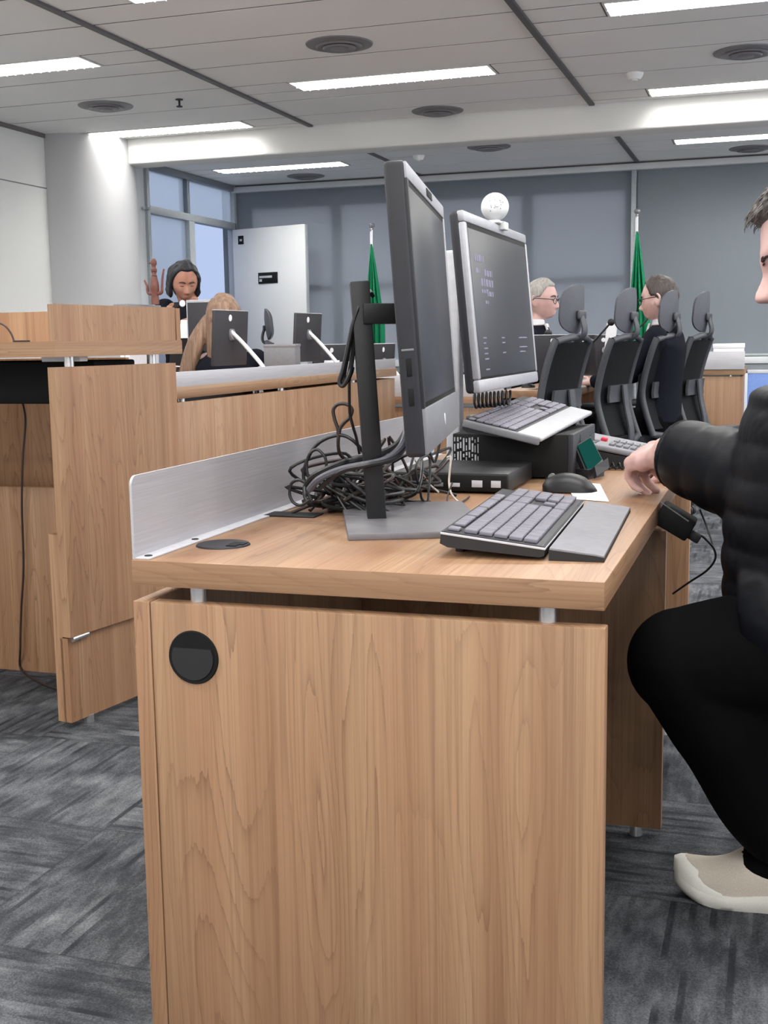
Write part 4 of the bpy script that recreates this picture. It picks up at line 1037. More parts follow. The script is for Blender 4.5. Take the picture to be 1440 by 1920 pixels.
# ================================================================== OFFICE CHAIRS (local: faces +X)
def make_chair():
    c = root('office_chair', '', 'office chair', (0, 0, 0))
    sb = B(); sb.box(-.24, .25, -.25, .25, .43, .50, .03, 4); put('seat', sb, 'chair', c)
    put('seat_pan', B().box(-.20, .2, -.2, .2, .40, .432, .01), 'chairgrey', c)
    prof = [(.50, -.285), (.56, -.262), (.64, -.235), (.73, -.215), (.82, -.225), (.92, -.250), (1.00, -.275), (1.045, -.292)]
    def px(z):
        for (a, xa), (b_, xb) in zip(prof, prof[1:]):
            if z <= b_: return xa+(xb-xa)*(z-a)/(b_-a)
        return prof[-1][1]
    rows = []
    for i in range(13):
        z = .535+(1.03-.535)*i/12
        rows.append([(px(z)-.028*(1-(y/.215)**2)+.0, y, z) for y in np.linspace(-.215, .215, 9)])
    put('back_mesh', B().sheet(rows, .012), 'mesh', c)
    fb = B()
    for s in (-1, 1): fb.tube([(x-.004, s*(.222-.02*max(0, (z-.95)*10)**2*.5), z) for z, x in prof], .019, 10, sub=4, rx=1., ry=.8)
    fb.tube([(px(1.035)-.004, .20, 1.035), (px(1.035)-.026, .1, 1.052), (px(1.035)-.032, 0, 1.056), (px(1.035)-.026, -.1, 1.052), (px(1.035)-.004, -.20, 1.035)], .017, 10)
    fb.tube([(px(.51)-.0, .22, .51), (px(.51)-.02, .1, .495), (px(.51)-.03, 0, .49), (px(.51)-.02, -.1, .495), (px(.51)-.0, -.22, .51)], .020, 10)
    put('back_frame', fb, 'chairgrey', c)
    put('lumbar_pad', B().sheet([[(px(z)-.043-.004*(1-(y/.2)**2), y, z) for y in np.linspace(-.17, .17, 7)] for z in np.linspace(.71, .80, 4)], .014), 'chairgrey', c)
    put('spine', B().tube([(-.05, 0, .415), (-.20, 0, .425), (-.315, 0, .47), (-.325, 0, .56), (-.30, 0, .68), (-.285, 0, .80)], .022, 10, rx=.7, ry=1.5), 'chairgrey', c)
    # cupped headrest
    hr = B(); rows = []
    for i in range(17):
        f = .5-.5*math.cos(PI*i/16); z = 1.085+.215*f; w_ = .135*max(.0, 1-(abs(2*f-1))**3.2)**.36 if 0 < i < 16 else .035
        rows.append([(-.315-.02*f+.045*(y/.135)**2+.012*(2*f-1)**2, y, z+.01*(1-(y/.14)**2)*(1 if f > .5 else -1)*abs(2*f-1)) for y in np.linspace(-w_, w_, 13)])
    put('headrest', hr.sheet(rows, .014), 'headrest', c, ang=60)
    put('headrest_stem', B().tube([(-.30, 0, 1.03), (-.345, 0, 1.06), (-.352, 0, 1.10), (-.335, 0, 1.16)], .016, 10, rx=.7, ry=1.8).box(-.346, -.327, -.045, .045, 1.14, 1.185, .009, 3), 'chairgrey', c)
    for s in (-1, 1):
        put('armrest', B().box(-.12, .13, s*.29-.045, s*.29+.045, .655, .685, .012, 3).tube([(-.02, s*.29, .66), (-.02, s*.29, .52), (-.02, s*.27, .43), (-.02, s*.19, .415)], .018, 10), 'chairgrey', c)
    put('gas_lift', B().cyl((0, 0, .09), (0, 0, .25), .028).cyl((0, 0, .25), (0, 0, .41), .016), 'black', c)
    bs = B(); bs.lathe((0, 0, .06), [(0, 0), (.045, 0), (.045, .04), (.03, .05), (0, .05)], seg=20)
    for k in range(5):
        a = 2*PI*k/5+.3; bs.tube([(0, 0, .095), (.15*math.cos(a), .15*math.sin(a), .088), (.30*math.cos(a), .30*math.sin(a), .065)], .02, 8, rad=[.024, .02, .014], sub=3)
    put('star_base', bs, 'black', c)
    for k in range(5):
        a = 2*PI*k/5+.3; x, y = .29*math.cos(a), .29*math.sin(a); t_ = Vector((-math.sin(a), math.cos(a), 0))
        put('caster', B().cyl(Vector((x, y, .028))-t_*.024, Vector((x, y, .028))-t_*.005, .027, seg=16).cyl(Vector((x, y, .028))+t_*.005, Vector((x, y, .028))+t_*.024, .027, seg=16).cyl((x, y, .03), (x, y, .068), .008), 'blackm', c)
    return c
ch0 = make_chair()
def place_chair(px, Y, rot, label, first=False):
    bx = at(px, 700, Y).x; a = math.radians(rot)
    off = Vector((-.27*math.cos(a), -.27*math.sin(a), 0)); loc = Vector((bx, Y, 0))-off
    if first: ch0.location = loc; ch0.rotation_euler = (0, 0, a); c = ch0
    else: c = dup(ch0, loc, a)
    c['label'] = label; c['group'] = 'high backed office chairs'; return c
place_chair(1066, 5.9, 166, 'nearest mesh office chair just right of the silver monitor', True)
place_chair(1166, 6.5, 166, 'second mesh office chair, in front of the right hand flag')
chm = place_chair(1246, 7.0, 166, 'third mesh office chair, with the man in glasses in it')
place_chair(1306, 7.3, 168, 'fourth mesh office chair, rightmost before the far oak desk')
place_chair(514, 8.5, 20, 'small distant office chair in front of the white door leaf')
chx = dup(ch0, (.39, 2.14, 0), PI); chx['label'] = 'office chair under the man in the black puffer jacket'; chx['group'] = 'high backed office chairs'

# ================================================================== FAR MONITORS with white arm stands (local: back faces +X)
def make_far_monitor():
    r = root('far_monitor', '', 'monitor', (0, 0, 0))
    mt = Matrix.Rotation(.07, 4, 'Y')
    put('panel', B().box(-.018, .0, -.165, .165, .045, .295, .005).xform(mt), 'monback', r)
    put('top_edge', B().box(-.019, .0005, -.163, .163, .2945, .2975, .001).xform(mt), 'lgrey', r)
    put('screen', B().box(-.0195, -.0175, -.157, .157, .06, .285, .0005).xform(mt), 'screen', r)
    put('logo', B().lathe((.0, -.02, .262), [(0, .002), (.014, .0018), (.015, 0), (0, 0)], axis=(1, 0, 0), seg=20).xform(mt), 'paper', r)
    put('arm', B().tube([(.01, .0, .20), (.06, .01, .15), (.14, .02, .06), (.165, .025, .02)], .012, 10, rx=.8, ry=1.3), 'white', r)
    put('hub', B().cyl((-.002, 0, .185), (.02, 0, .19), .03), 'mgrey', r)
    put('base', B().box(-.02, .20, -.07, .10, 0, .014, .005), 'lgrey', r)
    return r
fm = make_far_monitor()
def far_mon(px, y_base, Y, rot, label, z, first=False, dx=0.):
    p = at(px, y_base, Y); loc = (p.x, Y, z); a = math.radians(rot)
    o = fm if first else dup(fm, loc, a)
    if first: o.location = loc; o.rotation_euler = (0, 0, a)
    o['label'] = label; o['group'] = 'monitors on white arm stands'; return o
far_mon(432, 690, 5.05, -2, 'dark backed monitor in front of the blond seated person', CT, True)
far_mon(576, 660, 5.85, -2, 'dark backed monitor right of the small grey box on the counter', CT)
far_mon(622, 640, 6.80, -25, 'blue-grey monitor half hidden behind the second counter monitor', .74)
far_mon(716, 650, 6.78, -5, 'monitor just seen between the stand column and the tall display', .74)
far_mon(1040, 650, 6.75, -55, 'dark monitor in front of the grey haired man', .775)
far_mon(1136, 650, 8.5, -75, 'dark monitor with pale logo left of the second chair', .775)
far_mon(1100, 650, 7.7, -150, 'bluish monitor panel behind the nearest mesh chair', .775)
g1, g2 = at(494, 646, 5.55), at(553, 646, 5.55)
o = root('grey_box', 'small plain grey box standing on the counter between two monitors', 'box', ((g1.x+g2.x)/2, 5.6, CT))
put('box_body', B().box(g1.x, g2.x, 5.55, 5.62, CT, g1.z, .003), 'mgrey', o); put('lid', B().box(g1.x-.002, g2.x+.002, 5.548, 5.622, g1.z-.012, g1.z+.001, .001), 'vent', o)
w1_, w2_ = at(607, 676, 5.9), at(632, 699, 5.9)
o = put('name_card', B().prism([(w1_.x, 5.88, CT), (w2_.x+.01, 5.88, CT), (w2_.x+.01, 5.91, w1_.z), (w1_.x, 5.91, w1_.z)], (0, .006, 0)), 'paper'); tag(o, 'white folded name card on the counter by the arm stands', 'name card')
# T1 extends under the two far monitors; a side table for the monitor before the standing woman
t3 = root('side_table', 'low side table behind the counter in front of the standing woman', 'table', (-2.98, 6.15, 0))
put('tabletop', B().box(-3.25, -2.78, 5.98, 6.36, .70, .74, .002), 'wood_x', t3)
for x in (-3.22, -2.82):
    for y in (6.02, 6.32): put('leg', B().box(x-.02, x+.02, y-.02, y+.02, 0, .70, .002), 'steel', t3)
m4 = at(374, 590, 6.15)
r = root('far_monitor', 'dark monitor with a pale top edge before the standing woman', 'monitor', (m4.x, 6.15, .74))
put('panel', B().box(m4.x-.075, m4.x+.11, 6.15, 6.17, .90, at(374, 566, 6.15).z, .004), 'monback', r)
put('top_edge', B().box(m4.x-.077, m4.x+.112, 6.148, 6.172, at(374, 566, 6.15).z-.004, at(374, 562, 6.15).z, .002), 'lgrey', r)
put('side_edge', B().box(m4.x-.080, m4.x-.075, 6.149, 6.171, .90, at(374, 562, 6.15).z, .001), 'lgrey', r)
put('stand', B().box(m4.x-.01, m4.x+.03, 6.172, 6.19, .75, 1.05, .003).box(m4.x-.08, m4.x+.1, 6.1, 6.25, .74, .752, .003), 'dgrey', r)
# gooseneck microphones on the far table
def goose(pts, label, foam='blackm', Y=None):
    r = root('gooseneck_microphone', label, 'microphone', (pts[0][0], pts[0][1], .775), 'gooseneck microphones')
    put('foot', B().lathe((pts[0][0], pts[0][1], .775), [(0, .02), (.03, .02), (.04, .008), (.04, 0), (0, 0)], seg=20), 'black', r)
    put('neck', B().tube(pts, .006, 8), 'black', r)
    put('foam_head', B().sphere(pts[-1], .022, seg=16, rings=10), foam, r); return r
Yg = 6.75
p0 = Vector((-1.33, Yg, .78)); goose([p0, p0+Vector((.0, 0, .12)), at(1004, 645, Yg), at(1016, 632, Yg), at(1028, 625, Yg)], 'black gooseneck microphone with round head by the grey haired man')
Yg = 7.2
p0 = Vector((-1.22, Yg, .78)); goose([p0, p0+Vector((.02, 0, .10)), at(1108, 645, Yg), at(1130, 622, Yg), at(1146, 604, Yg)], 'black gooseneck microphone rising behind the nearest mesh chair')
Yg = 8.6
p0 = Vector((-1.06, Yg, .78)); goose([p0, p0+Vector((.0, 0, .2)), at(1213, 600, Yg)+Vector((0, 0, 0)), at(1210, 572, Yg)], 'gooseneck microphone with red foam head before the man in glasses', 'red')
d0, d1_ = at(1128, 660, 7.9), at(1150, 605, 7.9)
o = put('document', B().prism([(d0.x, 7.9, .775), (d0.x+.06, 7.9, .775), (d1_.x+.02, 7.96, d1_.z), (d1_.x-.05, 7.96, d1_.z)], (0, .004, 0)), 'paper'); tag(o, 'white sheets propped up between the first two mesh chairs', 'paper')
# ================================================================== PEOPLE
def sm(a, b, x):
    t = np.clip((x-a)/(b-a), 0, 1); return t*t*(3-2*t)
def head_points(female=False, nose=1., jaw=1., nu=112, nv=84, ez=0.):
    """unit sphere grid -> sculpted head in local metres: +x front, +y left, +z up, eyes at z=0"""
    th = np.linspace(0, PI, nv+1)[:, None]; ph = np.linspace(0, 2*PI, nu, endpoint=False)[None, :]
    dx = np.sin(th)*np.cos(ph); dy = np.sin(th)*np.sin(ph); dz = np.cos(th)*np.ones_like(ph)
    x = dx*.098; y = dy*.078; z = dz*.118
    # back of the skull fuller and higher, face flatter
    x = np.where(x < 0, x*(1.0+.06*sm(-.02, .06, z)), x*(.93))
    low = np.clip(-z/.118, 0, 1)
    y = y*(1-.30*jaw*low**1.6)                                  # jaw narrows
    x = np.where(x < 0, x*(1-.50*low**1.4), x)                 # nape goes in
    x = np.where(x > 0, x*(1+.06*low), x)
    g = lambda v, c, s: np.exp(-((v-c)/s)**2)
    front = sm(.03, .06, x)
    # chin/jaw box: push the lower front outwards
    x = x + front*.016*g(z, -.095, .022)*g(y, 0, .030)
    x = x + front*.008*g(z, -.060, .035)*g(y, 0, .05)
    x = x + front*.004*g(z, .030+ez, .012)*g(np.abs(y), .026, .022)*(0.5 if female else 1.2)   # brow
    x = x - front*.0115*g(z, .006+ez, .012)*g(np.abs(y), .031, .015)                           # eye sockets
    x = x + front*.0065*g(z, .003+ez, .008)*g(np.abs(y), .032, .010)                           # eyeballs under lids
    x = x + front*.005*g(z, -.028, .018)*g(np.abs(y), .044, .018)                           # cheeks
    x = x - front*.006*g(z, .004+ez, .012)*g(y, 0, .017)
    prof = np.interp(z, [-.056, -.049, -.043, -.036, -.02, 0., .014, .026], [0, .006, .021, .0255, .017, .009, .004, 0])*nose
    width = np.interp(z, [-.05, -.04, -.02, .02], [.0155, .0150, .0095, .0085])
    x = x + front*prof*np.exp(-(np.abs(y)/width)**2.4)
    x = x + front*.006*g(z, -.040, .006)*g(np.abs(y), .014, .0055)*nose                     # nostril wings
    x = x + front*.0065*g(z, -.0655, .0055)*g(y, 0, .019) + front*.0060*g(z, -.0775, .0060)*g(y, 0, .016)
    x = x - front*.0045*g(z, -.0713, .0022)*g(y, 0, .022)                                   # mouth line
    x = x - front*.004*g(z, -.0855, .005)*g(y, 0, .018)
    return np.stack([x, y, z], -1)
def grid_mesh(b, P, Mx):
    nv, nu = P.shape[0]-1, P.shape[1]
    top = b.bm.verts.new(Mx @ Vector(P[0].mean(0))); bot = b.bm.verts.new(Mx @ Vector(P[-1].mean(0)))
    R = [[b.bm.verts.new(Mx @ Vector(P[i, j])) for j in range(nu)] for i in range(1, nv)]
    for j in range(nu):
        k = (j+1) % nu
        b.bm.faces.new((top, R[0][j], R[0][k])); b.bm.faces.new((bot, R[-1][k], R[-1][j]))
        for i in range(nv-2): b.bm.faces.new((R[i][j], R[i+1][j], R[i+1][k], R[i][k]))
def add_head(b, Mx, **kw):
    P = head_points(**kw); grid_mesh(b, P, Mx)
    for s in (-1, 1):                                            # ears
        e = B(); e.sphere((-.012, s*.073, -.012), .03, .62, .30, 1.05, 16, 12); e.sphere((-.004, s*.076, -.012), .018, .55, .35, 1., 12, 8)
        e.tube([(-.004, s*.070, .012), (-.012, s*.079, .022), (-.026, s*.082, .014), (-.03, s*.081, -.006), (-.022, s*.077, -.03), (-.008, s*.072, -.042)], .0055, 8)
        e.xform(Mx); b.add(e.bm)
    return P
def hair_cap(P, mask, thick, seed=1, rough=.006):
    """hair as a shell of the head: stands off where mask is 1, sinks under the skin where it is 0"""
    rng = np.random.RandomState(seed)
    nv, nu = P.shape[0], P.shape[1]
    nrm = P/np.linalg.norm(P, axis=-1, keepdims=True)
    n = np.zeros((nv, nu))
    for k in range(26):
        a, c, p = rng.uniform(2, 16), rng.randint(1, 11), rng.uniform(0, 6.28)
        n += np.sin(np.linspace(0, PI, nv)[:, None]*a+np.linspace(0, 2*PI, nu, endpoint=False)[None, :]*c+p)/5
    off = mask*(thick+rough*n) - (1-mask)*.010
    return P + nrm*off[..., None]
def head_matrix(c, yaw, pitch=0, roll=0, s=1.):
    return Matrix.Translation(Vector(c)) @ Matrix.Rotation(math.radians(yaw), 4, 'Z') @ Matrix.Rotation(math.radians(pitch), 4, 'Y') @ Matrix.Rotation(math.radians(roll), 4, 'X') @ Matrix.Scale(s, 4)
def short_mask(P, front=.062, side=-.005, back=-.075, recede=0.):
    x, y, z = P[..., 0], P[..., 1], P[..., 2]
    line = np.where(x > .02, front+recede*np.exp(-((np.abs(y)-.035)/.02)**2), np.interp(x, [-.10, -.05, -.03, .0, .02, .045], [back, back+.01, side-.02, side+.012, side+.015, front]))
    line = np.where((x > .02), np.maximum(np.interp(x, [.02, .045, .06], [side+.012, front-.015, front]), line*0+np.interp(x, [.02, .05], [side+.012, front])), line)
    return sm(-.006, .006, z-line)
def brows(b, Mx, z=.024, w=.02, t=.0035):
    for s in (-1, 1):
        b.tube([Mx @ Vector(p) for p in ((.0905, s*.012, z-.002), (.089, s*.024, z+.003), (.080, s*.040, z+.001), (.073, s*.048, z-.004))], t, 8, rad=[t, t*1.1, t*.8, t*.4])
def lids(b, Mx, z=.001):
    for s in (-1, 1):
        b.tube([Mx @ Vector(p) for p in ((.0835, s*.020, z-.002), (.0868, s*.030, z-.001), (.0790, s*.044, z-.002))], .0022, 8, rad=[.0014, .0024, .0012])
def glasses(par, Mx, mat='blackm'):
    b = B()
    for s in (-1, 1):
        pts = [Mx @ Vector((.100-.004*abs(math.cos(a)), s*(.033+.023*math.cos(a)), -.004+.017*math.sin(a))) for a in np.linspace(0, 2*PI, 17)]
        b.tube(pts, .0022, 6, sub=1); b.tube([Mx @ Vector(p) for p in ((.094, s*.056, .004), (.05, s*.078, .006), (-.01, s*.083, .006), (-.022, s*.081, -.006))], .0022, 6, sub=4)
    b.tube([Mx @ Vector(p) for p in ((.1, -.011, .0), (.105, 0, .004), (.1, .011, .0))], .002, 6, sub=3)
    return put('glasses', b, mat, par)

def hand(b, wrist, direction, back, side, size=1., curl=(.5, .55, .6, .65), spread=.10, thumb=(.5, .6), thumb_side=1):
    """a five fingered hand: direction = wrist to knuckles, back = outward normal of the back of the hand, side = towards the thumb"""
    d = Vector(direction).normalized(); bk = Vector(back); bk = (bk-d*bk.dot(d)).normalized(); sd = Vector(side); sd = (sd-d*sd.dot(d)-bk*sd.dot(bk)).normalized()
    w = Vector(wrist); S_ = size
    def L(x, y, z): return w+(d*x+sd*y+bk*z)*S_
    # palm
    t = B()
    for (x, y, r) in ((.012, .012, .021), (.012, -.012, .021), (.045, .024, .019), (.045, .0, .019), (.045, -.022, .018), (.080, .028, .0145), (.084, .009, .0145), (.081, -.010, .014), (.074, -.027, .013)):
        t.sphere(L(x, y, -.004), r*S_, seg=14, rings=10)
    for (a, c) in (((.012, .012), (.080, .028)), ((.012, .004), (.084, .009)), ((.012, -.006), (.081, -.010)), ((.012, -.012), (.074, -.027))):
        t.capsule(L(a[0], a[1], -.004), L(c[0], c[1], -.002), .019*S_, .0135*S_, 12)
    t.capsule(L(.015, .014, -.012), L(.052, .034, -.014), .018*S_, .013*S_, 12)
    for i, (kx, ky, l1, l2, l3, r) in enumerate(((.082, .028, .043, .026, .020, .0095), (.086, .009, .047, .030, .022, .0098), (.083, -.010, .044, .028, .021, .0092), (.076, -.027, .034, .021, .018, .0082))):
        c = curl[i]; a = 0.; p = Vector((kx, ky, 0)); lat = (1.5-i)*spread
        for (ln, ca, r0, r1) in ((l1, .9*c, r, r*.93), (l2, 1.25*c, r*.93, r*.84), (l3, .8*c, r*.84, r*.70)):
            a += ca; q_ = p+Vector((math.cos(a)*ln*math.cos(lat), ln*math.sin(lat)*.7, -math.sin(a)*ln))
            t.capsule(L(*p), L(*q_), r0*S_, r1*S_, 12); p = q_
    p0 = Vector((.030, .030, -.012)); a = thumb[0]; q1_ = p0+Vector((.030*math.cos(a), .030*math.sin(a), -.008)); q2_ = q1_+Vector((.030*math.cos(a-thumb[1]*.6), .030*math.sin(a-thumb[1]*.6), -.010)); q3_ = q2_+Vector((.022*math.cos(a-thumb[1]*1.3), .022*math.sin(a-thumb[1]*1.3), -.008))
    t.capsule(L(*p0), L(*q1_), .0145*S_, .012*S_, 12); t.capsule(L(*q1_), L(*q2_), .0115*S_, .0105*S_, 12); t.capsule(L(*q2_), L(*q3_), .0105*S_, .0085*S_, 12)
    b.add(t.bm); return b

# ---------------------------------------------------------------- the man in the puffer jacket
nose_w = at(1418, 562, 2.0)
HS = 1.06
R_ = Matrix.Rotation(math.radians(176), 4, 'Z') @ Matrix.Rotation(math.radians(20), 4, 'Y') @ Matrix.Rotation(math.radians(5), 4, 'X')
tip = R_ @ Vector((.117*HS, 0, -.036*HS))
hc_ = nose_w - Vector(tip[:3])
HM = Matrix.Translation(hc_) @ R_ @ Matrix.Scale(HS, 4)
YM = hc_.y
mpel = Vector((.23, 2.14, .57)); mch = Vector((.165, 2.13, .88)); mnk = Vector((.165, YM+.03, 1.00))
shL, shR = Vector((.185, 1.975, .92)), Vector((.185, 2.31, .92))
wristL = at(1252, 846, 2.30); elbL = Vector((.085, 2.10, .785))
man = root('person', 'man in a black puffer jacket bending over the desk at the right edge', 'person', (.23, 2.14, 0))
bb = B()
EZ = -.011
HP = add_head(bb, HM, nose=1.1, ez=EZ)
bb.capsule(mnk, hc_+Vector((.045, .0, -.075)), .062, .058); bb.capsule(mch, mnk, .10, .065)
bb.capsule(mpel, mch, .13, .12); bb.capsule(mch, shL, .09, .065); bb.capsule(mch, shR, .09, .065)
bb.capsule(shL, elbL, .055, .042); bb.capsule(elbL, wristL, .042, .030)
hd_dir = (at(1184, 855, 2.40)-wristL)
hand(bb, wristL+hd_dir.normalized()*.005, hd_dir, Vector((.1, -.65, .75)), Vector((0, .75, .65)), 1.14, curl=(.66, .76, .84, .92), spread=.10, thumb=(.55, .7))
elbR, wristR = Vector((.08, 2.46, .80)), Vector((-.14, 2.62, .80))
bb.capsule(shR, elbR, .055, .042); bb.capsule(elbR, wristR, .042, .030)
hand(bb, wristR, Vector((-.9, .25, -.25)), Vector((-.2, .1, 1)), Vector((0, -1, 0)), 1.02, curl=(.45, .45, .5, .55))
hipL, hipR = mpel+Vector((-.02, -.09, -.03)), mpel+Vector((-.02, .10, -.03))
kneL, kneR = Vector((-.135, 2.05, .500)), Vector((-.0, 2.36, .45))
ankL, ankR = Vector((.035, 2.20, .105)), Vector((.30, 2.40, .105))
for h_, k_, a_2 in ((hipL, kneL, ankL), (hipR, kneR, ankR)):
    bb.capsule(h_, k_, .085, .060); bb.capsule(k_, a_2, .058, .036)
    bb.capsule(a_2+Vector((0, 0, -.02)), a_2+Vector((-.11, 0, -.062)), .030, .018)
bm_me = union(bb, .0042, 3)
put('body', bm_me, 'skin', man, ang=None)
P = HP
mask = short_mask(P, .064, -.005, -.08, .01)
hp = hair_cap(P, mask, .009, 4, .0035)
# tuft lifted at the hairline
tuft = np.exp(-((P[..., 0]-.072)/.02)**2-((P[..., 2]-.070)/.02)**2)*mask
hp[..., 0] += .009*tuft; hp[..., 2] += .004*tuft
hb = B(); grid_mesh(hb, hp, HM)
rg = random.Random(4); nv_, nu_ = P.shape[0], P.shape[1]; cnt = 0
while cnt < 1400:
    i_, j_ = rg.randrange(2, nv_//2+12), rg.randrange(nu_)
    if mask[i_, j_] < .7: continue
    p_ = Vector(hp[i_, j_]); nn = p_.normalized()
    fwd_ = Vector((.9, rg.uniform(-.12, .12)+p_.y*2, .3)) if (p_.z > .055 and p_.x > -.04) else Vector((-.25, 0, -1))
    fwd_ = (fwd_-nn*fwd_.dot(nn)).normalized(); L_ = rg.uniform(.012, .024)
    hb.tube([HM @ (p_-nn*.003-fwd_*.003), HM @ (p_+nn*.0005+fwd_*L_*.5), HM @ (p_+nn*rg.uniform(-.004, .001)+fwd_*L_)], .001, 4, sub=3, rad=[.0010, .0009, .0003]); cnt += 1
put('hair', hb, 'hair_salt', man, ang=None)
def surf(P, y, z):
    d = (P[..., 1]-y)**2+(P[..., 2]-z)**2+np.where(P[..., 0] > .03, 0, 1.); k = np.unravel_index(np.argmin(d), d.shape); q = P[k]; return Vector((q[0], y, z))
rg = random.Random(12); hb = B()
for s in (-1, 1):
    for k in range(110):
        f = rg.random(); y_ = s*(.010+.040*f); z_ = .0185+EZ+.0055*math.sin(PI*min(1, f*1.15))-.006*max(0, f-.7)/.3+rg.uniform(-.0034, .0034)*(1-.5*f)
        a_p = surf(P, y_, z_); b_p = surf(P, y_+s*.007, z_+.0022*(1-2*f))
        hb.tube([HM @ (a_p-Vector((.0008, 0, 0))), HM @ (a_p.lerp(b_p, .5)+Vector((.0012, 0, 0))), HM @ (b_p+Vector((.0006, 0, 0)))], .0005, 4, sub=2, rad=[.0006, .0006, .0002])
put('eyebrow', hb, 'hair_dark', man, ang=None)
hb = B()
for s in (-1, 1):
    hb.tube([HM @ (surf(P, s*y_, EZ-.0045+dz_)+Vector((.0002, 0, 0))) for y_, dz_ in ((.017, .0015), (.024, -.0008), (.031, -.0018), (.038, -.0012), (.045, .001))], .001, 6, sub=4, rad=[.0006, .0012, .0014, .0012, .0005])
put('eyelash', hb, 'hair_dark', man, ang=None)
# stubble: short beard shell
x, y, z = P[..., 0], P[..., 1], P[..., 2]
bmask = np.maximum(sm(-.046, -.060, z)*sm(-.045, -.025, x), sm(.012, .0, z)*sm(-.034, -.024, x)*sm(.012, -.004, x)*(np.abs(y) > .03))*(1-np.exp(-((z+.0715)/.012)**2-(y/.026)**2))
hb = B(); grid_mesh(hb, hair_cap(P, np.clip(bmask, 0, 1), .0016, 9, .001), HM); put('beard', hb, 'hair_salt', man, ang=None)
# jacket: quilted sleeves and body
def quilt(b, p0, p1, r0, r1, bumps, depth, seg=26, sag=Vector((0, 0, 0)), flat=1.):
    n = bumps*7; p0, p1 = Vector(p0), Vector(p1); ax = p1-p0; rings = []
    for i in range(n+1):
        f = i/n; r = r0+(r1-r0)*f; r *= 1-depth+depth*2*abs(math.sin(PI*f*bumps))**.55*.7
        c = p0+ax*f+sag*math.sin(PI*f); rings.append(b.ring(c, ax, max(r, .004), seg, 1., flat))
    b.skin(rings); return b
jb = B()
cufL = wristL+(elbL-wristL).normalized()*.030
quilt(jb, shL+Vector((.01, .01, .01)), elbL, .088, .098, 5, .04); jb.sphere(elbL, .098, seg=22, rings=14)
quilt(jb, elbL, cufL, .100, .068, 5, .045, sag=Vector((0, 0, -.008))); 
quilt(jb, shR, elbR, .090, .094, 5, .04); jb.sphere(elbR, .094, seg=20, rings=12); quilt(jb, elbR, wristR-(wristR-elbR).normalized()*.03, .096, .060, 4, .05)
jb.sphere(shL+Vector((.02, .03, -.01)), .104, seg=20, rings=14); jb.sphere(shR+Vector((.02, -.03, -.01)), .105, seg=20, rings=14)
# trunk: stacked oval rings following the back
n = 64; rings = []
for i in range(n+1):
    f = i/n; c = Vector((.315-.105*f-.03*math.sin(PI*f), 2.14, .52+.47*f))
    c.x = .140+.060*(1-f)**1.3
    rx = .262-.100*f**2; ry = .225-.035*f**3
    q = 1-.012+.026*abs(math.sin(PI*f*8))**.6
    if f > .93: rx *= 1-.5*((f-.93)/.07); ry *= 1-.5*((f-.93)/.07)
    rings.append(jb.ring(c, (0, 0, 1), 1., 40, rx*q, ry*q, (1, 0, 0)))
jb.skin(rings)
# collar
jb.skin([jb.ring(mnk+Vector((.01, 0, -.05+.02*k)), (-.15, 0, 1), .112-.004*k+.008*math.sin(k*1.6), 28, 1.05, .95, (1, 0, 0)) for k in range(6)])
# quilt hem lying over the lap
quilt(jb, (.10, 2.03, .60), (-.03, 2.045, .575), .140, .092, 2, .03, flat=.9); quilt(jb, (.12, 2.26, .56), (-.02, 2.28, .555), .120, .085, 2, .07, flat=.9)
jm = union(jb, .0062, 2)
put('jacket', jm, 'puffer', man, ang=None)
cb = B(); cb.skin([cb.ring(cufL+(wristL-cufL).normalized()*(.006*k-.004), wristL-elbL, .066-.004*(k-1)**2-.006*(k == 3), 26) for k in range(4)]); put('cuff', cb, 'puffer', man)
tb = B()
for h_, k_, a_2 in ((hipL, kneL, ankL), (hipR, kneR, ankR)):
    tb.tube([h_, h_.lerp(k_, .5)+Vector((0, 0, .012)), k_+Vector((.01, 0, .0))], .1, 24, sub=8, rad=[.118, .112, .100, .092])
    tb.sphere(k_+Vector((.0, 0, -.005)), .094, seg=24, rings=16)
    tb.tube([k_+Vector((.008, 0, -.01)), k_.lerp(a_2, .35)+Vector((.022, 0, 0)), k_.lerp(a_2, .7)+Vector((.018, 0, 0)), a_2+Vector((.014, 0, .03)), a_2+Vector((.018, 0, -.012))], .1, 24, sub=8, rad=[.092, .098, .088, .078, .068, .056])
tb.sphere(mpel+Vector((0, 0, -.02)), .17, .9, 1.15, .75)
put('trousers', union(tb, .007, 3), 'trouser', man, ang=None)
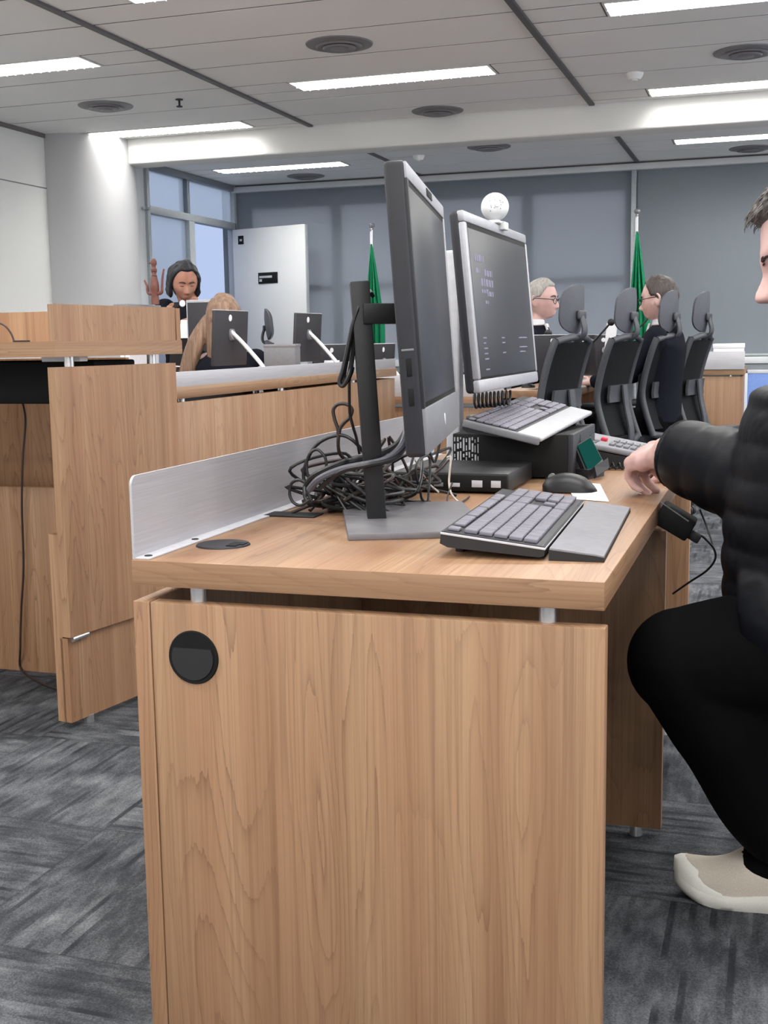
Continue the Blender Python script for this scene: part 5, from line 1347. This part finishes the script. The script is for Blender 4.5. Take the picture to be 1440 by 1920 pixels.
def shoe(par, ank, s=1.):
    """trainer pointing to -x; ank = ankle point"""
    o = Vector((ank.x, ank.y, 0)); L0 = -.185; L1 = .085
    sole, up_b = [], []
    for i in range(25):
        f = i/24; x_ = L0+(L1-L0)*f
        w_ = .047*np.interp(f, [0, .05, .15, .35, .6, .85, .96, 1], [.30, .62, .90, 1.04, .86, .80, .62, .30])
        lift = .030*max(0, 1-f/.30)**2+.010*max(0, (f-.9)/.1)**2
        th_ = np.interp(f, [0, .1, .4, .8, 1], [.026, .030, .028, .040, .044])
        sole.append((x_, w_, lift, th_))
    b = B(); rg = []
    for (x_, w_, lf, t_) in sole:
        rg.append([b.bm.verts.new(o+Vector((x_, w_*cx, lf+t_*cz))) for cx, cz in ((-.92, 0), (-1.04, .35), (-1.06, .75), (-.98, 1), (-.5, 1.02), (.5, 1.02), (.98, 1), (1.06, .75), (1.04, .35), (.92, 0))])
    b.skin(rg); sh = put('sole', b, 'shoe_w', par, ang=60); sh['label'] = 'white rubber sole of the trainer'
    b = B(); rg = []
    for i, (x_, w_, lf, t_) in enumerate(sole):
        f = i/24; top = np.interp(f, [0, .06, .18, .35, .48, .60, .75, .90, 1], [.022, .036, .048, .062, .085, .078, .062, .074, .070])
        ww = w_*.95
        rg.append([b.bm.verts.new(o+Vector((x_, ww*math.cos(a)*(1 if math.sin(a) < .6 else .9), lf+t_*.9+top*max(0, math.sin(a))**.8))) for a in np.linspace(0, PI, 15)]+[b.bm.verts.new(o+Vector((x_, ww*k, lf+t_*.88))) for k in (-.6, 0, .6)])
    b.skin(rg); up2 = put('upper', b, 'shoe_b', par, ang=60); up2['label'] = 'beige knitted upper of the trainer'
    b = B(); rg = []
    for i, (x_, w_, lf, t_) in enumerate(sole[:9]):
        f = i/24; rg.append([b.bm.verts.new(o+Vector((x_-.001, w_*1.01*math.cos(a), lf+t_*.9+np.interp(f, [0, .06, .18, .35], [.022, .036, .040, .010])*max(0, math.sin(a))**.8*(.98 if f > .2 else 1.03)))) for a in np.linspace(0, PI, 13)])
    b.skin(rg, cap=True); put('toe_guard', b, 'shoe_w', par, ang=60)
shoe(man, ankL); shoe(man, ankR)
for a_2 in (ankL, ankR):
    sk = B(); sk.tube([a_2+Vector((.02, 0, .10)), a_2+Vector((.014, 0, .03)), a_2+Vector((-.005, 0, -.012)), a_2+Vector((-.06, 0, -.030))], .04, 18, sub=5, rad=[.046, .048, .046, .030]).sphere(a_2+Vector((.012, 0, .0)), .046, seg=18); put('sock', union(sk, .006, 2), 'trouser', man, ang=None)

# ---------------------------------------------------------------- people far off
def suit_person(name_label, hm, base, pelvis, neck, shoulders, elbows, wrists, skin, suit, hair, hair_fn, female=False, seated=True, knees=None, ankles=None, extra=None, vox=.009, collar=True, hand_dirs=None, nose=1.):
    r = root('person', name_label, 'person', base)
    b = B(); P = add_head(b, hm, female=female, nose=nose, nu=88, nv=64)
    hc0 = hm @ Vector((-.02, 0, -.07)); ch = Vector(pelvis).lerp(Vector(neck), .72)
    b.capsule(neck, hc0, .056, .052); b.capsule(ch, neck, .10, .065); b.capsule(pelvis, ch, .12, .115)
    for s_, e_, w_, hd in zip(shoulders, elbows, wrists, hand_dirs):
        s_, e_, w_ = Vector(s_), Vector(e_), Vector(w_)
        b.capsule(ch, s_, .085, .06); b.capsule(s_, e_, .05, .04); b.capsule(e_, w_, .039, .029)
        hand(b, w_, hd[0], hd[1], hd[2], 1.0, curl=(.4, .45, .5, .5))
    for k_, a_, sg in zip(knees, ankles, (-1, 1)):
        fw_ = (Vector(k_)-Vector(pelvis)); fw_.z = 0
        sd = Vector((hm.col[1][0], hm.col[1][1], 0)).normalized()*(-.09*sg)
        h_ = Vector(pelvis)-sd*-1*0+sd*1.0
        b.capsule(h_, k_, .08, .058); b.capsule(k_, a_, .055, .035)
        ft = Vector((hm.col[0][0], hm.col[0][1], 0)).normalized()
        b.capsule(Vector(a_)+Vector((0, 0, -.04)), Vector(a_)+ft*.13+Vector((0, 0, -.055)), .035, .026)
    put('body', union(b, .0065, 2), skin, r, ang=None)
    mk = hair_fn(P); hb = B(); grid_mesh(hb, hair_cap(P, mk[0], mk[1], 3, mk[2]), hm)
    if extra: hb2 = B(); hb2.add(hb.bm); extra(hb2, hm); put('hair', union(hb2, .006, 2), hair, r, ang=None)
    else: put('hair', hb, hair, r, ang=None)
    e = B(); brows(e, hm, .022, .02, .0036); put('eyebrow', e, 'hair_dark', r)
    e = B(); lids(e, hm); put('eyelash', e, 'hair_dark', r)
    # jacket
    j = B(); n = 20; rings = []
    fwd = Vector((hm.col[0][0], hm.col[0][1], 0)).normalized()
    sdir = (Vector(shoulders[1])-Vector(shoulders[0])); sdir.z = 0; hw = sdir.length/2
    for i in range(n+1):
        f = i/n; c = Vector(pelvis).lerp(Vector(neck), f*1.0); rr_ = np.interp(f, [0, .3, .6, .82, .93, 1.], [.175, .16, .175, hw+.02, hw*.62, .078])
        dp = np.interp(f, [0, .4, .75, .92, 1], [.135, .125, .135, .11, .070])
        rings.append(j.ring(c, (0, 0, 1), 1., 32, rr_, dp, sdir))
    j.skin(rings)
    for s_, e_, w_ in zip(shoulders, elbows, wrists):
        s_, e_, w_ = Vector(s_), Vector(e_), Vector(w_)
        j.capsule(s_, e_, .070, .056); j.capsule(e_, e_.lerp(w_, .86), .055, .044)
    put('jacket', union(j, vox, 3), suit, r, ang=None)
    if collar:
        s2 = B(); nk = Vector(neck); s2.skin([s2.ring(nk+Vector((0, 0, .004+.012*k)), (0, 0, 1), .071-.002*k, 24, 1., .95) for k in range(4)])
        fr_ = nk+fwd*.11+Vector((0, 0, -.10))
        sd_ = sdir.normalized()
        s2.prism([nk+fwd*.078+sd_*.045+Vector((0, 0, .012)), nk+fwd*.078-sd_*.045+Vector((0, 0, .012)), fr_+fwd*.038-Vector((0, 0, .10))], fwd*.012)
        put('shirt', s2, 'shirt', r)
        put('tie', B().prism([nk+fwd*.094+sd_*.012+Vector((0, 0, -.01)), nk+fwd*.094-sd_*.012+Vector((0, 0, -.01)), fr_+fwd*.055-sd_*.016+Vector((0, 0, -.08)), fr_+fwd*.055+sd_*.016+Vector((0, 0, -.08))], fwd*.006), 'suit', r)
    t = B()
    for k_, a_, sg in zip(knees, ankles, (-1, 1)):
        sd = Vector((hm.col[1][0], hm.col[1][1], 0)).normalized()*(-.09*sg); h_ = Vector(pelvis)+sd
        t.capsule(h_, k_, .105, .080); t.capsule(k_, Vector(a_)+Vector((0, 0, -.02)), .078, .055)
    t.sphere(pelvis, .15, 1, 1, .8); put('trousers', union(t, .010, 3), 'trouser', r, ang=None)
    for a_ in ankles:
        ft = Vector((hm.col[0][0], hm.col[0][1], 0)).normalized(); a_ = Vector(a_)
        s3 = B(); s3.capsule(Vector((a_.x, a_.y, .045)), Vector((a_.x, a_.y, .045))+ft*.16-Vector((0, 0, .008)), .044, .036); put('shoe', union(s3, .008, 2), 'black', r, ang=None)
    return r

def chair_for(loc, rot, label):
    c = dup(ch0, loc, math.radians(rot)); c['label'] = label; c['group'] = 'high backed office chairs'; return c
# grey haired man with glasses, facing right
Yp = 7.75
fc = at(1016, 562, Yp); hm = head_matrix(fc, -12, 4, 0, 1.10)
bx, by = fc.x-.05, Yp
rm = suit_person('grey haired man in glasses and dark suit facing right beyond the silver monitor', hm, (bx, by, 0), (bx-.03, by, .56), (bx+.0, by, fc.z-.165), ((bx-.01, by+.19, fc.z-.235), (bx-.01, by-.19, fc.z-.235)), ((bx+.04, by+.25, .84), (bx+.04, by-.25, .84)), ((bx+.24, by+.16, .80), (bx+.24, by-.15, .80)), 'skin', 'suit', 'hair_grey', lambda P: (short_mask(P, .078, 0, -.075, .02), .009, .002), knees=((bx+.36, by+.11, .52), (bx+.36, by-.11, .52)), ankles=((bx+.36, by+.11, .1), (bx+.36, by-.11, .1)), hand_dirs=(((1, -.3, -.12), (0, 0, 1), (0, -1, 0)), ((1, .3, -.12), (0, 0, 1), (0, 1, 0))))
glasses(rm, hm); chair_for((bx-.03, by, 0), 0, 'office chair under the grey haired man, mostly hidden')
# man in glasses facing left, in the third chair
Yp = chm.location.y
fc = at(1236, 560, Yp-.02); hm = head_matrix(fc, 168, 8, 0, 1.08)
bx, by = fc.x, Yp
rm = suit_person('man in black glasses and dark suit facing left in the third mesh chair', hm, (bx, by, 0), (bx-.0, by, .56), (bx+.03, by, fc.z-.150), ((bx+.0, by-.18, fc.z-.225), (bx+.0, by+.18, fc.z-.225)), ((bx-.17, by-.22, .83), (bx-.17, by+.22, .83)), ((bx-.36, by-.12, .80), (bx-.36, by+.13, .80)), 'skin', 'suit', 'hair_dark', lambda P: (short_mask(P, .085, .0, -.075, .02), .008, .002), knees=((bx-.40, by-.11, .52), (bx-.40, by+.11, .52)), ankles=((bx-.40, by-.11, .1), (bx-.40, by+.11, .1)), hand_dirs=(((-1, .3, -.12), (0, 0, 1), (0, 1, 0)), ((-1, -.3, -.12), (0, 0, 1), (0, -1, 0))))
glasses(rm, hm)
# standing woman
Yp = 6.55
fc = at(346, 527, Yp); hm = head_matrix(fc, -52, 24, 0, .98)
bx, by = fc.x-.01, Yp+.05
def wavy(b, m):
    rg = random.Random(8)
    for s in (-1, 1):
        for k in range(5):
            x0 = .012-.022*k; w0 = rg.uniform(-.006, .006)
            b.tube([m @ Vector(p) for p in ((x0*.7, s*.050, .085), (x0, s*.076, .045), (x0-.002, s*(.084+w0), .0), (x0-.006, s*(.082-w0), -.04), (x0-.010, s*(.087+w0), -.08), (x0-.022, s*.078, -.108))], .02, 10, rad=[.010, .015, .016, .013, .017, .008])
    b.tube([m @ Vector(p) for p in ((-.085, 0, .05), (-.105, 0, -.02), (-.10, 0, -.09), (-.085, 0, -.13))], .05, 14, rad=[.03, .055, .055, .03])
pap = at(352, 612, Yp-.30)
dv = lambda a, b_: (Vector(b_)-Vector(a))
el1, el2 = Vector((bx-.20, by-.05, 1.10)), Vector((bx+.24, by-.06, 1.12))
wr1, wr2 = Vector((pap.x-.10, pap.y+.05, pap.z+.0)), Vector((pap.x+.11, pap.y+.04, pap.z-.0))
rm = suit_person('dark haired woman in a navy jacket standing and looking down behind the podium', hm, (bx, by, 0), (bx, by+.03, .82), (bx, by+.01, fc.z-.125), ((bx-.165, by+.02, fc.z-.165), (bx+.165, by+.06, fc.z-.165)), (el1, el2), (wr1, wr2), 'skin3', 'suit', 'hair_black', lambda P: (short_mask(P, .084, -.03, -.09, .0), .012, .004), female=True, knees=((bx-.08, by+.02, .45), (bx+.09, by+.05, .45)), ankles=((bx-.08, by+.04, .09), (bx+.09, by+.07, .09)), extra=wavy, collar=False, hand_dirs=(((1, -.3, .1), (-.2, -1, .4), (0, 0, 1)), ((-1, -.3, .1), (.2, -1, .4), (0, 0, 1))), nose=.85)
bl = B(); nk = Vector((bx, by+.01, fc.z-.125)); bl.prism([nk+Vector((-.05, -.09, .0)), nk+Vector((.06, -.08, .0)), nk+Vector((.09, -.150, -.40)), nk+Vector((-.07, -.155, -.40))], Vector((0, .03, 0)))
put('blouse', bl, 'blouse', rm); put('badge', B().lathe(at(342, 569, by-.155), [(0, .003), (.018, .002), (.02, 0), (0, 0)], axis=(0, -1, 0), seg=18), 'paper', rm)
o = put('paper', B().box(pap.x-.05, pap.x+.06, pap.y-.003, pap.y, pap.z-.07, pap.z+.04, rot=RX(-.35)), 'paper', ang=False); tag(o, 'white printed papers held by the standing woman', 'paper')
# seated person with long blond hair, seen from behind
Yp = 5.75
fc = at(420, 598, Yp); hm = head_matrix(fc, 118, 12, 0, 1.02)
bx, by = fc.x, Yp
def longhair(b, m):
    for a in np.linspace(-1.25, 1.25, 9):
        c_, s_ = math.cos(a), math.sin(a)
        top_ = m @ Vector((-.075*c_, .072*s_, .03)); b.tube([m @ Vector((-.03*c_, .03*s_, .115)), top_, top_+Vector((0, 0, -.12))-Vector((m.col[0][0], m.col[0][1], 0))*.015, top_+Vector((0, 0, -.26))-Vector((m.col[0][0], m.col[0][1], 0))*.02, top_+Vector((-.02, 0, -.40))], .03, 10, rad=[.012, .024, .030, .028, .010])
    for k in range(5):
        q_ = m @ Vector((-.01, .085, .01-.0*k)); b.tube([q_, q_+Vector((-.03-.012*k, -.02, -.12)), q_+Vector((-.085-.012*k, -.03, -.27)), q_+Vector((-.10-.01*k, -.03, -.36))], .02, 8, rad=[.02, .026, .024, .010])
el1, el2 = Vector((bx-.20, by+.10, .86)), Vector((bx+.22, by+.08, .86))
rm = suit_person('seated person with long blond hair seen from behind, in dark clothes', hm, (bx, by, 0), (bx+.02, by, .58), (bx, by, fc.z-.16), ((bx-.165, by+.02, fc.z-.225), (bx+.165, by+.02, fc.z-.225)), (el1, el2), ((bx-.15, by+.30, .80), (bx+.12, by+.30, .80)), 'skin', 'suit', 'hair_blond', lambda P: (short_mask(P, .062, -.07, -.10), .015, .003), female=True, knees=((bx-.18, by+.36, .54), (bx+.0, by+.38, .54)), ankles=((bx-.18, by+.36, .1), (bx+.0, by+.38, .1)), extra=longhair, collar=False, hand_dirs=(((.1, 1, -.05), (0, 0, 1), (1, 0, 0)), ((-.1, 1, -.05), (0, 0, 1), (-1, 0, 0))), nose=.85)
# chrome armed visitor chair under the blond person
vc = root('visitor_chair', 'black chair with curved chrome arm under the blond seated person', 'chair', (bx+.0, by, 0))
put('seat', B().box(bx-.23, bx+.23, by-.22, by+.24, .41, .46, .02, 3), 'chair', vc)
put('backrest', B().sheet([[(bx-.21+.06*k, by-.235-.025*math.sin(PI*k/7), z) for k in range(8)] for z in np.linspace(.50, .90, 5)], .035), 'chair', vc)
for s in (-1, 1):
    X_ = bx+s*.26
    put('arm_frame', B().tube([(X_, by-.22, .52), (X_, by-.20, .86), (X_, by-.10, .925), (X_, by+.08, .90), (X_, by+.22, .80), (X_, by+.29, .60), (X_, by+.30, .25), (X_, by+.26, .02), (X_, by-.22, .015), (X_, by-.27, .02)], .014, 10), 'steel', vc)
put('cross_tube', B().cyl((bx-.26, by-.22, .52), (bx+.26, by-.22, .52), .012).cyl((bx-.26, by+.10, .40), (bx+.26, by+.10, .40), .012).cyl((bx-.26, by-.25, .018), (bx+.26, by-.25, .018), .013).cyl((bx-.26, by+.10, .40), (bx-.26, by+.27, .45), .01).cyl((bx+.26, by+.10, .40), (bx+.26, by+.27, .45), .01), 'steel', vc)

# ================================================================== WORLD: pale daylight outside the windows
wd = bpy.data.worlds.new('world'); SC.world = wd; wd.use_nodes = True
bg = wd.node_tree.nodes['Background']; bg.inputs[0].default_value = srgb(186, 203, 240); bg.inputs[1].default_value = 1.0
for o in list(COL.objects):
    if o.parent is None and o.get('group') is None and 'kind' in o and o['kind'] == 'structure': pass
